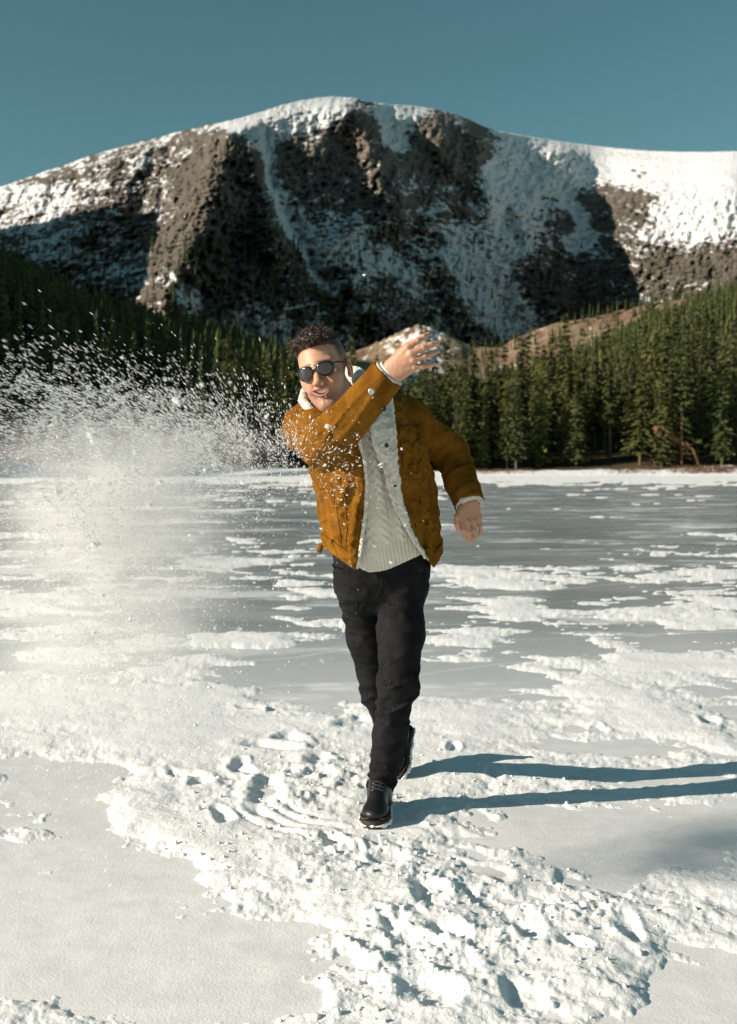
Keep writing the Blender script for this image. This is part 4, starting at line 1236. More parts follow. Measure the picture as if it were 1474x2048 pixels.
for el, wr, e0, e1, sd in ((R_EL, R_WR, -0.05, 0.024, 63), (L_EL, L_WR, -0.05, 0.012, 64)):
    V, F = mesh_sdf(ring(el, wr, 0.0385, 0.0030, e0, e1, sd, 0.0008), wr - 0.09, wr + 0.09, 0.003)
    pmesh('sweater_cuff', V, F, KNIT, sweater_o)

# ------------------------------------------------------------------ jeans
def jeans_raw(p):
    rows = np.array([(P(765, py, y)[2], P(px, py, y)[0], y, a, b, 0.12) for py, px, y, a, b in ((1222, 764, 3.98, 0.120, 0.070), (1195, 764, 3.975, 0.165, 0.108), (1165, 763, 3.97, 0.176, 0.122), (1130, 763, 3.96, 0.178, 0.122), (1085, 764, 3.94, 0.172, 0.118))])
    d = zsweep(p, rows)
    lk1 = L_KN + (L_AN - L_KN) * 0.45
    ll = chain(p, [L_HIP + v3(-0.012, 0, 0.0), L_HIP + (L_KN - L_HIP) * 0.5, L_KN, lk1, L_AN + v3(0, 0, 0.02)], [0.086, 0.083, 0.071, 0.060, 0.052], 0.03)
    rl = chain(p, [R_HIP, R_HIP + (R_KN - R_HIP) * 0.5, R_KN, R_KN + (R_AN - R_KN) * 0.6, R_AN], [0.085, 0.075, 0.060, 0.055, 0.054], 0.03)
    def crease(fr, seed, tilt):
        q = np.column_stack([p[:, 0] * fr * 0.42 + p[:, 2] * fr * tilt, p[:, 1] * fr * 0.42, p[:, 2] * fr - p[:, 0] * fr * tilt])
        n = noise3(q, seed); return np.clip(1 - 3.0 * np.abs(n), -0.4, 1)
    def near(c, w): return np.exp(-((p - c) ** 2).sum(1) / w)
    c1, c2, c3 = crease(22, 71, 0.45), crease(38, 72, -0.2), crease(26, 73, -0.5)
    ll = ll - 0.0125 * c1 * near(L_KN + v3(0, 0, -0.05), 0.020) - 0.0085 * c2 * near(L_AN + v3(0, 0, 0.07), 0.012) - 0.0085 * c3 * near(L_HIP + v3(-0.05, 0, -0.06), 0.020) - 0.0016 * c2
    rl = rl - 0.0100 * c3 * near(R_KN + v3(0, 0, -0.02), 0.022) - 0.0055 * c2 * near(R_HIP + v3(0, 0, -0.05), 0.03) - 0.0016 * c2
    d = d - 0.004 * c2
    return smin(smin(d, ll, 0.022), smin(d, rl, 0.022), 0.003)
def jeans(p):
    d = jeans_raw(p)
    d = np.maximum(d, -(d + 0.010))
    d = np.maximum(d, p[:, 2] - P(765, 1095, 3.95)[2])
    ax = (L_AN - L_KN) / np.linalg.norm(L_AN - L_KN)
    cut = np.where(p[:, 1] < 4.2, (p - L_AN) @ ax + 0.012, -1)
    ax2 = (R_AN - R_KN) / np.linalg.norm(R_AN - R_KN)
    cut2 = np.where(p[:, 1] > 4.2, (p - R_AN) @ ax2 - 0.012, -1)
    return np.maximum(d, np.maximum(cut, cut2))
V, F = mesh_sdf(jeans, [-0.22, 3.70, 0.02], [0.28, 4.60, 1.03], 0.006)
jeans_o = pmesh('jeans', V, F, DENIM, label='slim black jeans')
for nm, sm in (('pocket_seam', [(664, 1128), (672, 1141), (688, 1147), (700, 1146)]), ('fly_seam', [(764, 1150), (764, 1165), (762, 1180), (754, 1192)]), ('side_seam', [(850, 1140), (848, 1180)])):
    pts = []
    for (a, b) in zip(sm[:-1], sm[1:]):
        for t in np.linspace(0, 1, 5): pts.append(hit(a[0] + (b[0] - a[0]) * t, a[1] + (b[1] - a[1]) * t, jeans_raw, 3.6, 4.1))
    tv, tf = tube(np.array(pts), 0.0028, 5); pmesh(nm, tv, tf, DENIM, jeans_o)

# ------------------------------------------------------------------ boots
def build_boot(o, fwd, up, label):
    """o = centre of the sole; fwd towards the toe."""
    fwd = np.asarray(fwd, float); fwd /= np.linalg.norm(fwd); up = np.asarray(up, float); up -= fwd * (up @ fwd); up /= np.linalg.norm(up)
    side = np.cross(fwd, up)
    M = np.stack([side, fwd, up], 0)
    def w2(V): return V @ M + o
    def outline(q, grow):
        x, y = q[:, 0], q[:, 1]
        w = np.interp(y, [-0.15, -0.12, -0.06, 0.0, 0.06, 0.11, 0.15], [0.026, 0.034, 0.033, 0.038, 0.050, 0.047, 0.026])
        return smax(np.abs(x) - w - grow, np.abs(y) - 0.148 - grow, 0.03)
    def upper(q):
        d = chain(q, [v3(0, -0.105, 0.058), v3(0, -0.03, 0.058), v3(0, 0.05, 0.046)], [0.035, 0.039, 0.036], 0.02)
        d = smin(d, ell(q, (0, 0.082, 0.042), (0.048, 0.063, 0.030)), 0.022)
        d = smin(d, chain(q, [v3(0, -0.070, 0.07), v3(0, -0.080, 0.135)], [0.043, 0.043]), 0.03)
        d = smin(d, chain(q, [v3(0, -0.050, 0.105), v3(0, 0.035, 0.070)], [0.028, 0.024]), 0.022)
        cr = noise3(np.column_stack([q[:, 0] * 12, q[:, 1] * 75, q[:, 2] * 22]), 81) * np.exp(-((q[:, 1] - 0.04) / 0.03) ** 2)
        d = d - 0.0014 * cr
        # lacing flaps stand a little proud
        fl = np.exp(-((q[:, 1] - 0.0) / 0.045) ** 4) * sstep(0.010, 0.016, np.abs(q[:, 0])) * sstep(0.062, 0.075, q[:, 2])
        return np.maximum(d - 0.0022 * fl, 0.022 - q[:, 2])
    def sole(q):
        d = smax(outline(q, 0.004), np.maximum(0.0 - q[:, 2], q[:, 2] - 0.024), 0.005)
        heel = np.maximum(np.abs(q[:, 1] + 0.055) - 0.012, q[:, 2] - 0.010)
        lug = np.where(np.sin(q[:, 1] * 330) > 0.3, 0.0, 0.0)
        return np.maximum(d, -heel) - 0.002
    def snow(q):
        d = outline(q, 0.007)
        e = np.abs(d) - 0.006 - 0.004 * noise3(q * 60, 83) - 0.004 * noise3(q * 150, 84)
        lv = 0.008 + 0.009 * noise3(q * 32, 85)
        return smax(e, np.abs(q[:, 2] - 0.008) - lv, 0.004) + 0.0015
    root = empty('boot', tuple(np.asarray(o) - ROOT_P), label=label); root.parent = person
    def bm(nm, f, lo, hi, h, mat):
        V, F = mesh_sdf(f, lo, hi, h)
        W = V @ M
        return link(nm, mesh_np(nm, W, F, mat, True), root)
    bm('upper', upper, [-0.07, -0.17, 0.01], [0.07, 0.17, 0.18], 0.0034, LEATHER)
    bm('sole', sole, [-0.075, -0.18, -0.01], [0.075, 0.18, 0.045], 0.0034, RUBBER)
    bm('packed_snow', snow, [-0.085, -0.19, -0.02], [0.085, 0.19, 0.05], 0.0034, PACKED)
    parts = []
    def top(x, y):
        zs = np.linspace(0.18, 0.05, 200); d = upper(np.column_stack([np.full(200, x), np.full(200, y), zs]).astype(np.float32))
        return zs[np.nonzero(d < 0)[0][0]] if (d < 0).any() else 0.09
    for k, y in enumerate((-0.030, -0.013, 0.004, 0.021)):
        for sg in (-1, 1):
            xs = np.linspace(-0.017, 0.017, 7); ys = y + sg * 0.006 * np.linspace(-1, 1, 7)
            parts.append(tube(np.array([[a, b, top(a, b) + 0.0018] for a, b in zip(xs, ys)]), 0.0021, 5))
    V, F = join(parts); link('laces', mesh_np('laces', V @ M, F, plain('lace', (0.03, 0.028, 0.026), 0.7), True), root)
    parts = []
    for y in (-0.030, -0.013, 0.004, 0.021):
        for x in (-0.019, 0.019): parts.append(disc(np.array([x, y, top(x, y)]), np.array([np.sign(x) * 0.5, 0.3, 0.8]), 0.0032, 0.0018, 8))
    V, F = join(parts); link('eyelets', mesh_np('eyelets', V @ M, F, METAL, True), root, kind='stuff')
    # welt stitching: a pale thread line round the upper
    yy = np.linspace(-0.02, 0.135, 30); ww = np.interp(yy, [-0.15, -0.12, -0.06, 0.0, 0.06, 0.11, 0.15], [0.026, 0.034, 0.033, 0.038, 0.050, 0.047, 0.026]) + 0.004
    loop = np.array([[-w, y, 0.0315] for w, y in zip(ww, yy)] + [[w, y, 0.0315] for w, y in zip(ww[::-1], yy[::-1])])
    V, F = tube(loop, 0.0016, 5); link('welt_stitching', mesh_np('welt_stitching', V @ M, F, plain('welt_thread', (0.12, 0.09, 0.05), 0.8), True), root)
g = PG(756, 1638)
build_boot(np.array([L_AN[0] - 0.012, 3.905, 0.016]), (-0.13, -1, 0.0), (0, 0, 1), 'black leather lace-up boot planted flat with snow caked on its sole')
bt = np.array([P(796, 1553, 4.42)[0], 4.42, 0.016])          # toe of the trailing boot
fw = np.array([-0.20, -0.80, -0.55]); fw /= np.linalg.norm(fw)
build_boot(bt - fw * 0.105, fw, (-0.50, -0.35, 0.85), 'black leather boot trailing behind with heel lifted off the snow')
# ------------------------------------------------------------------ body: head, neck, hands (one mesh), limbs under the clothes
ROLL, YAW, TILT = math.radians(15), math.radians(15), math.radians(-3)
def head_axes():
    c = np.array([-math.sin(YAW), -math.cos(YAW), 0.0]); a = np.array([math.cos(YAW), -math.sin(YAW), 0.0]); b = np.array([0, 0, 1.0])
    ct, st = math.cos(TILT), math.sin(TILT)
    c, b = ct * c + st * b, ct * b - st * c
    r = np.array([[math.cos(ROLL), 0, -math.sin(ROLL)], [0, 1, 0], [math.sin(ROLL), 0, math.cos(ROLL)]])
    return np.stack([r @ a, r @ b, r @ c], 0)
HM = head_axes()                                   # rows: right, up, forward
HO = P(631, 739, 3.452) - np.array([0.0, 0.0165, 0.094]) @ HM
def h2w(V): return np.asarray(V) @ HM + HO
def w2h(p): return (p - HO) @ HM.T

def face_field(q):
    x = np.abs(q[:, 0]); m = np.column_stack([x, q[:, 1], q[:, 2]]).astype(np.float32)
    d = ell(q, (0, 0.045, -0.012), (0.077, 0.086, 0.096))
    d = smin(d, ell(q, (0, -0.022, 0.024), (0.063, 0.092, 0.068)), 0.03)
    d = smin(d, rcone(m, (0.050, -0.058, 0.005), (0.014, -0.104, 0.060), 0.020, 0.019), 0.03)       # jaw
    d = smin(d, ell(m, (0.0, -0.104, 0.066), (0.022, 0.017, 0.020)), 0.018)                          # chin
    d = smin(d, ell(m, (0.045, -0.016, 0.058), (0.024, 0.020, 0.026)), 0.022)                        # cheekbone
    d = smin(d, ell(m, (0.034, -0.040, 0.068), (0.020, 0.020, 0.020)), 0.018)                        # smiling cheek
    d = smin(d, rcone(m, (0.0, 0.033, 0.083), (0.044, 0.030, 0.066), 0.010, 0.010), 0.018)           # brow
    d = smax(d, -ell(m, (0.033, 0.010, 0.098), (0.017, 0.012, 0.018)), 0.016)                        # eye socket
    d = smin(d, rcone(q, (0, 0.022, 0.086), (0, -0.020, 0.108), 0.0075, 0.0115), 0.010)              # nose
    d = smin(d, ell(q, (0, -0.024, 0.110), (0.0125, 0.0105, 0.0115)), 0.007)
    d = smin(d, ell(m, (0.0135, -0.027, 0.098), (0.0085, 0.0085, 0.011)), 0.006)
    d = smax(d, -ell(m, (0.0065, -0.034, 0.103), (0.0035, 0.004, 0.006)), 0.003)
    # mouth: smile line curves up at the corners
    yc = -0.057 + 9.0 * x * x
    fz = 0.0885 - 9.0 * x * x
    up = np.sqrt(((q[:, 1] - (yc + 0.0105 - 5.0 * x * x)) / 0.0040) ** 2 + ((q[:, 2] - fz) / 0.0085) ** 2) - 1
    lw = np.sqrt(((q[:, 1] - (yc - 0.0115 + 9.0 * x * x)) / 0.0052) ** 2 + ((q[:, 2] - fz + 0.001) / 0.0085) ** 2) - 1
    lim = x - 0.029
    d = smin(d, np.maximum(up * 0.005, lim), 0.005)
    d = smin(d, np.maximum(lw * 0.006, lim), 0.005)
    mo = np.sqrt(((q[:, 1] - yc) / np.maximum(0.0092 - 8.5 * x * x, 0.0012)) ** 2 + (x / 0.029) ** 2) - 1
    d = smax(d, -np.maximum(mo * 0.0055, 0.070 - q[:, 2]), 0.002)
    # smile creases from nose to mouth corners
    cr = rcone(m, (0.018, -0.026, 0.094), (0.036, -0.056, 0.074), 0.0, 0.0)
    d = d + 0.0022 * np.exp(-(cr / 0.0045) ** 2)
    # ears
    e = ell(m, (0.083, 0.000, -0.012), (0.009, 0.031, 0.019))
    e = smin(e, ell(m, (0.080, -0.024, -0.006), (0.008, 0.012, 0.010)), 0.006)
    e = smax(e, -ell(m, (0.092, 0.004, -0.008), (0.008, 0.018, 0.010)), 0.004)
    d = smin(d, e, 0.006)
    return d
NECK = [w2h(pt(694, 832, 3.72)), np.array([0.0, -0.055, -0.022])]
def head_field(p):
    q = w2h(p).astype(np.float32)
    d = face_field(q)
    n = rcone(q, NECK[0], NECK[1], 0.066, 0.057)
    n = smin(n, rcone(q, NECK[0] + np.array([0, -0.06, -0.02]), NECK[0], 0.09, 0.066), 0.04)
    return smin(d, n, 0.018)
c0 = h2w([0, 0, 0])
HV, HF = mesh_sdf(head_field, c0 - np.array([0.15, 0.16, 0.26]), c0 + np.array([0.17, 0.34, 0.17]), 0.0025)
def head_colour(V):
    q = w2h(V); x = np.abs(q[:, 0]); y = q[:, 1]; z = q[:, 2]
    base = np.tile(np.array([0.50, 0.275, 0.180]), (len(V), 1))
    def blend(c, w):
        nonlocal base
        w = np.clip(w, 0, 1)[:, None]; base = base * (1 - w) + np.array(c) * w
    blend((0.56, 0.235, 0.165), 0.5 * np.exp(-((x - 0.040) / 0.022) ** 2 - ((y + 0.020) / 0.022) ** 2) * (z > 0.02) + 0.5 * np.exp(-(x / 0.016) ** 2 - ((y + 0.024) / 0.014) ** 2) * (z > 0.09))
    # short stubble on jaw, chin and lip
    st = sstep(-0.046, -0.078, y) * sstep(-0.02, 0.03, z) * 0.42 + 0.42 * np.exp(-(x / 0.030) ** 4 - ((y + 0.042 - 3 * x * x) / 0.006) ** 2) * (z > 0.05) + 0.34 * np.exp(-(x / 0.014) ** 2 - ((y + 0.092) / 0.018) ** 2) + sstep(-0.01, -0.05, y) * sstep(0.045, 0.06, x) * sstep(0.06, 0.02, z) * 0.35
    nn = 0.75 + 0.5 * noise3(V * 420, 5)
    blend((0.11, 0.055, 0.036), 1.25 * st * nn)
    # lips
    yc = -0.057 + 9.0 * x * x
    lip = np.maximum(np.exp(-((y - yc - 0.0105 + 5 * x * x) / 0.0036) ** 2), np.exp(-((y - yc + 0.0115 - 9 * x * x) / 0.0048) ** 2)) * sstep(0.030, 0.026, x) * (z > 0.06)
    blend((0.46, 0.165, 0.135), 0.85 * lip)
    mo = sstep(0.0075, 0.005, np.abs(y - yc) + 5 * x * x) * sstep(0.029, 0.025, x) * (z < 0.087) * (z > 0.055)
    blend((0.06, 0.014, 0.012), mo)
    # brows
    br = np.exp(-((y - 0.036 + 0.10 * (x - 0.03)) / 0.0042) ** 2) * sstep(0.008, 0.014, x) * sstep(0.056, 0.048, x) * (z > 0.05)
    blend((0.05, 0.026, 0.016), 0.85 * br)
    # cropped hair on the sides of the skull
    fade = sstep(0.005, 0.05, y) * sstep(0.046, 0.020, z) * sstep(0.05, 0.062, x) + sstep(-0.01, 0.03, y) * sstep(0.0, -0.03, z)
    side = sstep(-0.045, -0.01, y) * np.exp(-((z - 0.018) / 0.010) ** 2) * (x > 0.055) * 0.7
    notear = sstep(0.088, 0.080, x)
    blend((0.045, 0.023, 0.014), np.clip(np.maximum(fade, side), 0, 1) * 0.9 * notear)
    blend((0.52, 0.21, 0.15), 0.5 * sstep(0.078, 0.086, x))
    return base
parts = [(HV, HF)]; cols = [head_colour(HV)]
SKINC = np.array([0.50, 0.268, 0.175])

def finger(p, pts, rads): return chain(p, [np.asarray(q, np.float32) for q in pts], rads, 0.002)
def hand_mesh(fingers, palm, wrist, elbow, lo, hi, col, h=0.0024):
    def f(p):
        d = rcone(p, elbow, wrist, 0.036, 0.0265)
        for (a, b, r1, r2, k) in palm: d = smin(d, rcone(p, a, b, r1, r2), k)
        for pts, rads in fingers:
            fd = finger(p, pts, rads)
            for j in (1, 2):                                  # knuckles
                c = np.asarray(pts[j], np.float32); fd = smin(fd, np.sqrt(((p - c) ** 2).sum(1)) - rads[j] * 1.06, 0.004)
            d = smin(d, fd, 0.0055)
        return d - 0.0005 * noise3(p * 160, 91)
    V, F = mesh_sdf(f, lo, hi, h)
    c = np.tile(col, (len(V), 1))
    for pts, rads in fingers:                                 # nails and redder knuckles
        for j in (1, 2):
            w = np.exp(-((V - np.asarray(pts[j])) ** 2).sum(1) / 0.00010)[:, None] * 0.2
            c = c * (1 - w) + np.array([0.55, 0.26, 0.19]) * w
        t = np.asarray(pts[-1]); w = np.exp(-((V - t) ** 2).sum(1) / 0.00006)[:, None] * 0.35
        c = c * (1 - w) + np.array([0.64, 0.35, 0.27]) * w
    return V, F, c

# raised hand, back of the hand to the camera, fingers spread
yh = 3.235
mcp = {'i': (815, 695, yh - 0.004), 'm': (822, 707, yh - 0.008), 'r': (826, 720, yh - 0.004), 'p': (829, 734, yh + 0.004)}
tips = {'i': [(835, 682, yh + 0.000), (847, 674, yh + 0.008), (857, 668, yh + 0.018)], 'm': [(847, 696, yh - 0.004), (862, 690, yh + 0.004), (875, 686, yh + 0.014)],
        'r': [(849, 713, yh + 0.0), (864, 707, yh + 0.008), (876, 703, yh + 0.018)], 'p': [(845, 733, yh + 0.006), (858, 730, yh + 0.012), (869, 727, yh + 0.020)]}
rad = {'i': [0.0103, 0.0093, 0.0083, 0.0068], 'm': [0.0105, 0.0095, 0.0085, 0.0070], 'r': [0.0100, 0.0090, 0.0080, 0.0067], 'p': [0.0090, 0.0080, 0.0071, 0.0060]}
fingers = [([pt(*mcp[k])] + [pt(*t) for t in tips[k]], rad[k]) for k in 'imrp']
fingers.append(([pt(784, 722, yh + 0.040), pt(800, 704, yh + 0.056), pt(814, 692, yh + 0.062), pt(826, 684, yh + 0.060)], [0.0125, 0.0108, 0.0096, 0.008]))
wr = R_WR
palm = []
for k, q in (('i', (776, 738)), ('m', (778, 746)), ('r', (780, 752)), ('p', (782, 758))):
    palm.append((pt(q[0], q[1], yh + 0.024), pt(*mcp[k]) + v3(0, 0.004, 0), 0.0195, 0.0115, 0.012))
palm.append((pt(782, 728, yh + 0.034), pt(806, 702, yh + 0.03), 0.016, 0.012, 0.014))
palm.append((pt(786, 756, yh + 0.030), pt(818, 736, yh + 0.018), 0.016, 0.012, 0.014))
V, F, c = hand_mesh(fingers, palm, wr, R_EL, wr - np.array([0.13, 0.13, 0.09]), wr + np.array([0.20, 0.14, 0.18]), SKINC)
parts.append((V, F)); cols.append(c)
# lowered hand, relaxed
yl = 3.845
mcp = {'i': (924, 1040, yl - 0.012), 'm': (936, 1043, yl - 0.014), 'r': (948, 1041, yl - 0.010), 'p': (958, 1036, yl)}
tips = {'i': [(927, 1060, yl - 0.016), (931, 1073, yl - 0.004), (935, 1080, yl + 0.010)], 'm': [(937, 1063, yl - 0.016), (940, 1077, yl - 0.002), (942, 1084, yl + 0.012)],
        'r': [(949, 1060, yl - 0.010), (951, 1072, yl + 0.004), (951, 1078, yl + 0.018)], 'p': [(960, 1052, yl + 0.002), (961, 1062, yl + 0.012), (960, 1068, yl + 0.024)]}
fingers = [([pt(*mcp[k])] + [pt(*t) for t in tips[k]], rad[k]) for k in 'imrp']
fingers.append(([pt(922, 1018, yl - 0.012), pt(915, 1034, yl - 0.024), pt(914, 1047, yl - 0.026), pt(916, 1058, yl - 0.022)], [0.0135, 0.0112, 0.0100, 0.0080]))
palm = []
for k, q in (('i', (931, 1008)), ('m', (937, 1008)), ('r', (942, 1008)), ('p', (947, 1006))):
    palm.append((pt(q[0], q[1], yl + 0.008), pt(*mcp[k]) + v3(0, 0.004, 0), 0.0185, 0.0115, 0.012))
palm.append((pt(926, 1014, yl - 0.004), pt(926, 1034, yl - 0.010), 0.016, 0.012, 0.012))
V, F, c = hand_mesh(fingers, palm, L_WR, L_EL, L_WR - np.array([0.10, 0.10, 0.17]), L_WR + np.array([0.12, 0.14, 0.10]), SKINC)
parts.append((V, F)); cols.append(c)
# trunk and limbs beneath the clothes
def limbs(p):
    d = zsweep(p, T_B)
    d = smin(d, rcone(p, pt(694, 850, 3.76), pt(694, 815, 3.72), 0.09, 0.06), 0.05)
    for a, b, e, r in ((R_SH, R_EL, R_WR, (0.058, 0.045, 0.028)), (L_SH, L_EL, L_WR, (0.058, 0.045, 0.028))): d = smin(d, chain(p, [a, b, e], r), 0.03)
    for a, b, e in ((L_HIP, L_KN, L_AN), (R_HIP, R_KN, R_AN)): d = smin(d, chain(p, [a, b, e], (0.068, 0.050, 0.036)), 0.03)
    return d
V, F = mesh_sdf(limbs, [-0.34, 3.2, 0.02], [0.44, 4.55, 1.50], 0.014)
parts.append((V, F)); cols.append(np.tile(SKINC, (len(V), 1)))
V, F = join(parts)
pmesh('body', V, F, SKIN, attrs={'col': np.concatenate(cols)})

# teeth
xs = np.linspace(-0.0255, 0.0255, 25); Vt = []
for x in xs:
    gap = 0.0009 * (abs(((x / 0.0075) % 1) - 0.5) > 0.42)
    yc = -0.057 + 9.0 * x * x; zf = 0.0835 - 9.0 * x * x - gap
    for (dy, dz) in ((0.0090, -0.001), (0.005, 0.0012), (-0.001, 0.0010), (-0.0048 + 6 * x * x, -0.001), (-0.0048 + 6 * x * x, -0.006), (0.009, -0.006)): Vt.append((x, yc + dy, zf + dz))
Ft = []
for i in range(24):
    for j in range(6): Ft.append((i * 6 + j, (i + 1) * 6 + j, (i + 1) * 6 + (j + 1) % 6, i * 6 + (j + 1) % 6))
pmesh('teeth', h2w(np.array(Vt)), np.array(Ft), TEETH)
# eyes behind the dark lenses
def uv_sphere(c, r, n=12, m=8):
    V = []; F = []
    for i in range(m + 1):
        for j in range(n):
            a = math.pi * i / m; b = 2 * math.pi * j / n
            V.append((c[0] + r * math.sin(a) * math.cos(b), c[1] + r * math.cos(a), c[2] + r * math.sin(a) * math.sin(b)))
    for i in range(m):
        for j in range(n): F.append((i * n + j, i * n + (j + 1) % n, (i + 1) * n + (j + 1) % n, (i + 1) * n + j))
    return np.array(V), np.array(F)
EYE = plain('eyeball', (0.75, 0.73, 0.70), 0.2); IRIS = plain('iris', (0.03, 0.018, 0.012), 0.15)
for sg in (-1, 1):
    V, F = uv_sphere((sg * 0.032, 0.011, 0.076), 0.0118); e = pmesh('eye', h2w(V), F, EYE)
    V, F = uv_sphere((sg * 0.032, 0.011, 0.0842), 0.0045, 10, 6); pmesh('iris', h2w(V), F, IRIS, e)

# ------------------------------------------------------------------ sunglasses
glasses = empty('sunglasses', (0, 0, 0), label='dark aviator sunglasses with thin metal frame'); glasses.parent = person
def lens_outline(sg, n=36):
    t = np.linspace(0, 2 * math.pi, n, endpoint=False)
    x = 0.0285 * np.cos(t); y = 0.0255 * np.sin(t)
    y = y + 0.004 * np.cos(t) * sg * 0 - 0.0035
    low = np.clip(-np.sin(t), 0, 1)
    x = x * (1 - 0.16 * low) + 0.0045 * low          # teardrop, drawn to the outer side
    y = np.where(y > 0.014, 0.014 + (y - 0.014) * 0.45, y)
    X = sg * (x + 0.0335); Y = y + 0.0155
    return X, Y
def wrap(X, Y): return 0.1065 - 4.2 * X * X - 0.10 * (0.012 - Y)
for sg in (-1, 1):
    X, Y = lens_outline(sg); cx, cy = X.mean(), Y.mean(); n = len(X)
    V = []; F = []
    ks = (0.0, 0.35, 0.7, 1.0)
    for face, dz in ((0, 0.0011), (1, -0.0011)):
        for k in ks[1:]:
            xx = cx + (X - cx) * k; yy = cy + (Y - cy) * k
            V += list(np.column_stack([xx, yy, wrap(xx, yy) + dz + 0.0012 * (1 - k * k)]))
        V.append((cx, cy, wrap(cx, cy) + dz + 0.0012))
        o = face * (3 * n + 1)
        for j in range(n):
            q = (j + 1) % n
            F.append((o + 3 * n, o + j, o + q, o + q))
            for r in (0, 1): F.append((o + r * n + j, o + (r + 1) * n + j, o + (r + 1) * n + q, o + r * n + q))
    o2 = 3 * n + 1
    for j in range(n): F.append((2 * n + j, o2 + 2 * n + j, o2 + 2 * n + (j + 1) % n, 2 * n + (j + 1) % n))
    pmesh('lens', h2w(np.array(V)), np.array(F), LENS, glasses)
    loop = np.column_stack([np.append(X, X[:2]), np.append(Y, Y[:2]), wrap(np.append(X, X[:2]), np.append(Y, Y[:2]))])
    V, F = tube(loop, 0.0014, 6, False); pmesh('frame', h2w(V), F, DARKMETAL, glasses)
    V, F = tube([(sg * 0.062, 0.022, wrap(0.062, 0.022)), (sg * 0.070, 0.022, 0.080), (sg * 0.076, 0.020, 0.055), (sg * 0.083, 0.015, 0.005), (sg * 0.086, 0.008, -0.018), (sg * 0.084, -0.008, -0.030)], [0.002, 0.0026, 0.0028, 0.0026, 0.0026, 0.002], 6)
    pmesh('temple', h2w(V), F, DARKMETAL, glasses)
for y, z, s in ((0.0275, 0.1075, 0.012), (0.0190, 0.1085, 0.0065)):
    V, F = tube([(-s, y, z - 0.001), (0, y + 0.0012, z + 0.0005), (s, y, z - 0.001)], 0.0014, 6); pmesh('bridge', h2w(V), F, METAL, glasses)

# ------------------------------------------------------------------ hair: short at the sides, loose curls on top
def hair_field(p):
    q = w2h(p).astype(np.float32)
    s = ell(q, (0, 0.045, -0.012), (0.077, 0.086, 0.096))
    ax = np.abs(q[:, 0])
    line = q[:, 1] - (0.088 - 0.45 * np.clip(0.07 - q[:, 2], 0, 0.2) + 0.006 * np.clip(ax / 0.05, 0, 1) ** 2)     # hairline
    topm = sstep(0.060, 0.105, q[:, 1] + 0.10 * q[:, 2]) * sstep(0.082, 0.050, ax - 0.008 * (q[:, 0] < 0))
    dome = 1 - 0.65 * np.clip(ax / 0.078, 0, 1) ** 2
    th = 0.0025 + (0.021 * dome + 0.004 * noise3(q * 30, 95)) * topm * sstep(0.0, 0.03, line) + 0.013 * dome * topm * sstep(0.01, 0.07, q[:, 2]) * sstep(0.0, 0.02, line) * (0.8 - 4.0 * q[:, 0]) + 0.010 * sstep(0.045, 0.075, -q[:, 0]) * sstep(0.055, 0.085, q[:, 1]) * sstep(-0.02, 0.04, q[:, 2])
    n = 0.008 * noise3(q * 55, 93) + 0.004 * noise3(q * 140, 94)
    return smax(s - th - n * topm * sstep(0.0, 0.02, line), -line, 0.008)
c1 = h2w([0, 0.06, -0.01])
V, F = mesh_sdf(hair_field, c1 - 0.15, c1 + 0.15, 0.0024)
hair_o = pmesh('hair', V, F, HAIR, label='short dark curly hair')
rg = np.random.default_rng(5); q = w2h(V); parts = []
ok = np.nonzero((q[:, 1] > 0.085) & (np.sqrt((q[:, 0] / 0.077) ** 2 + ((q[:, 1] - 0.045) / 0.086) ** 2 + ((q[:, 2] + 0.012) / 0.096) ** 2) > 1.10))[0]
for i in rg.choice(ok, 1000):
    c = q[i]; nrm = c - np.array([0, 0.045, -0.012]); nrm /= np.linalg.norm(nrm)
    ax = np.cross(nrm, rg.normal(size=3)); ax /= np.linalg.norm(ax); bx = np.cross(nrm, ax)
    R = rg.uniform(0.003, 0.0085); turns = rg.uniform(0.5, 1.3); L = rg.uniform(0.012, 0.034)
    t = np.linspace(0, 1, 9)
    pts = c - nrm * 0.004 + np.outer(t - 0.4, ax) * L + R * (np.outer(np.cos(t * turns * 6.28), nrm) + np.outer(np.sin(t * turns * 6.28), bx))
    parts.append(tube(pts, 0.00135 * (1.15 - 0.8 * t), 4, False))
V, F = join(parts); pmesh('curls', h2w(V), F, HAIR, hair_o)

# thin cord bracelet on the raised wrist
ax = (R_WR - R_EL) / np.linalg.norm(R_WR - R_EL); dirn = pt(815, 708, 3.235) - R_WR; dirn /= np.linalg.norm(dirn)
u = np.cross(dirn, [0, 1, 0]); u /= np.linalg.norm(u); w = np.cross(dirn, u); t = np.linspace(0, 2 * math.pi, 28)
cb = pt(780, 743, 3.262)
V, F = tube(cb + 0.0285 * np.cos(t)[:, None] * u + 0.0235 * np.sin(t)[:, None] * w, 0.0012, 5, False)
pmesh('bracelet', V, F, plain('dark_cord', (0.07, 0.035, 0.02), 0.6))
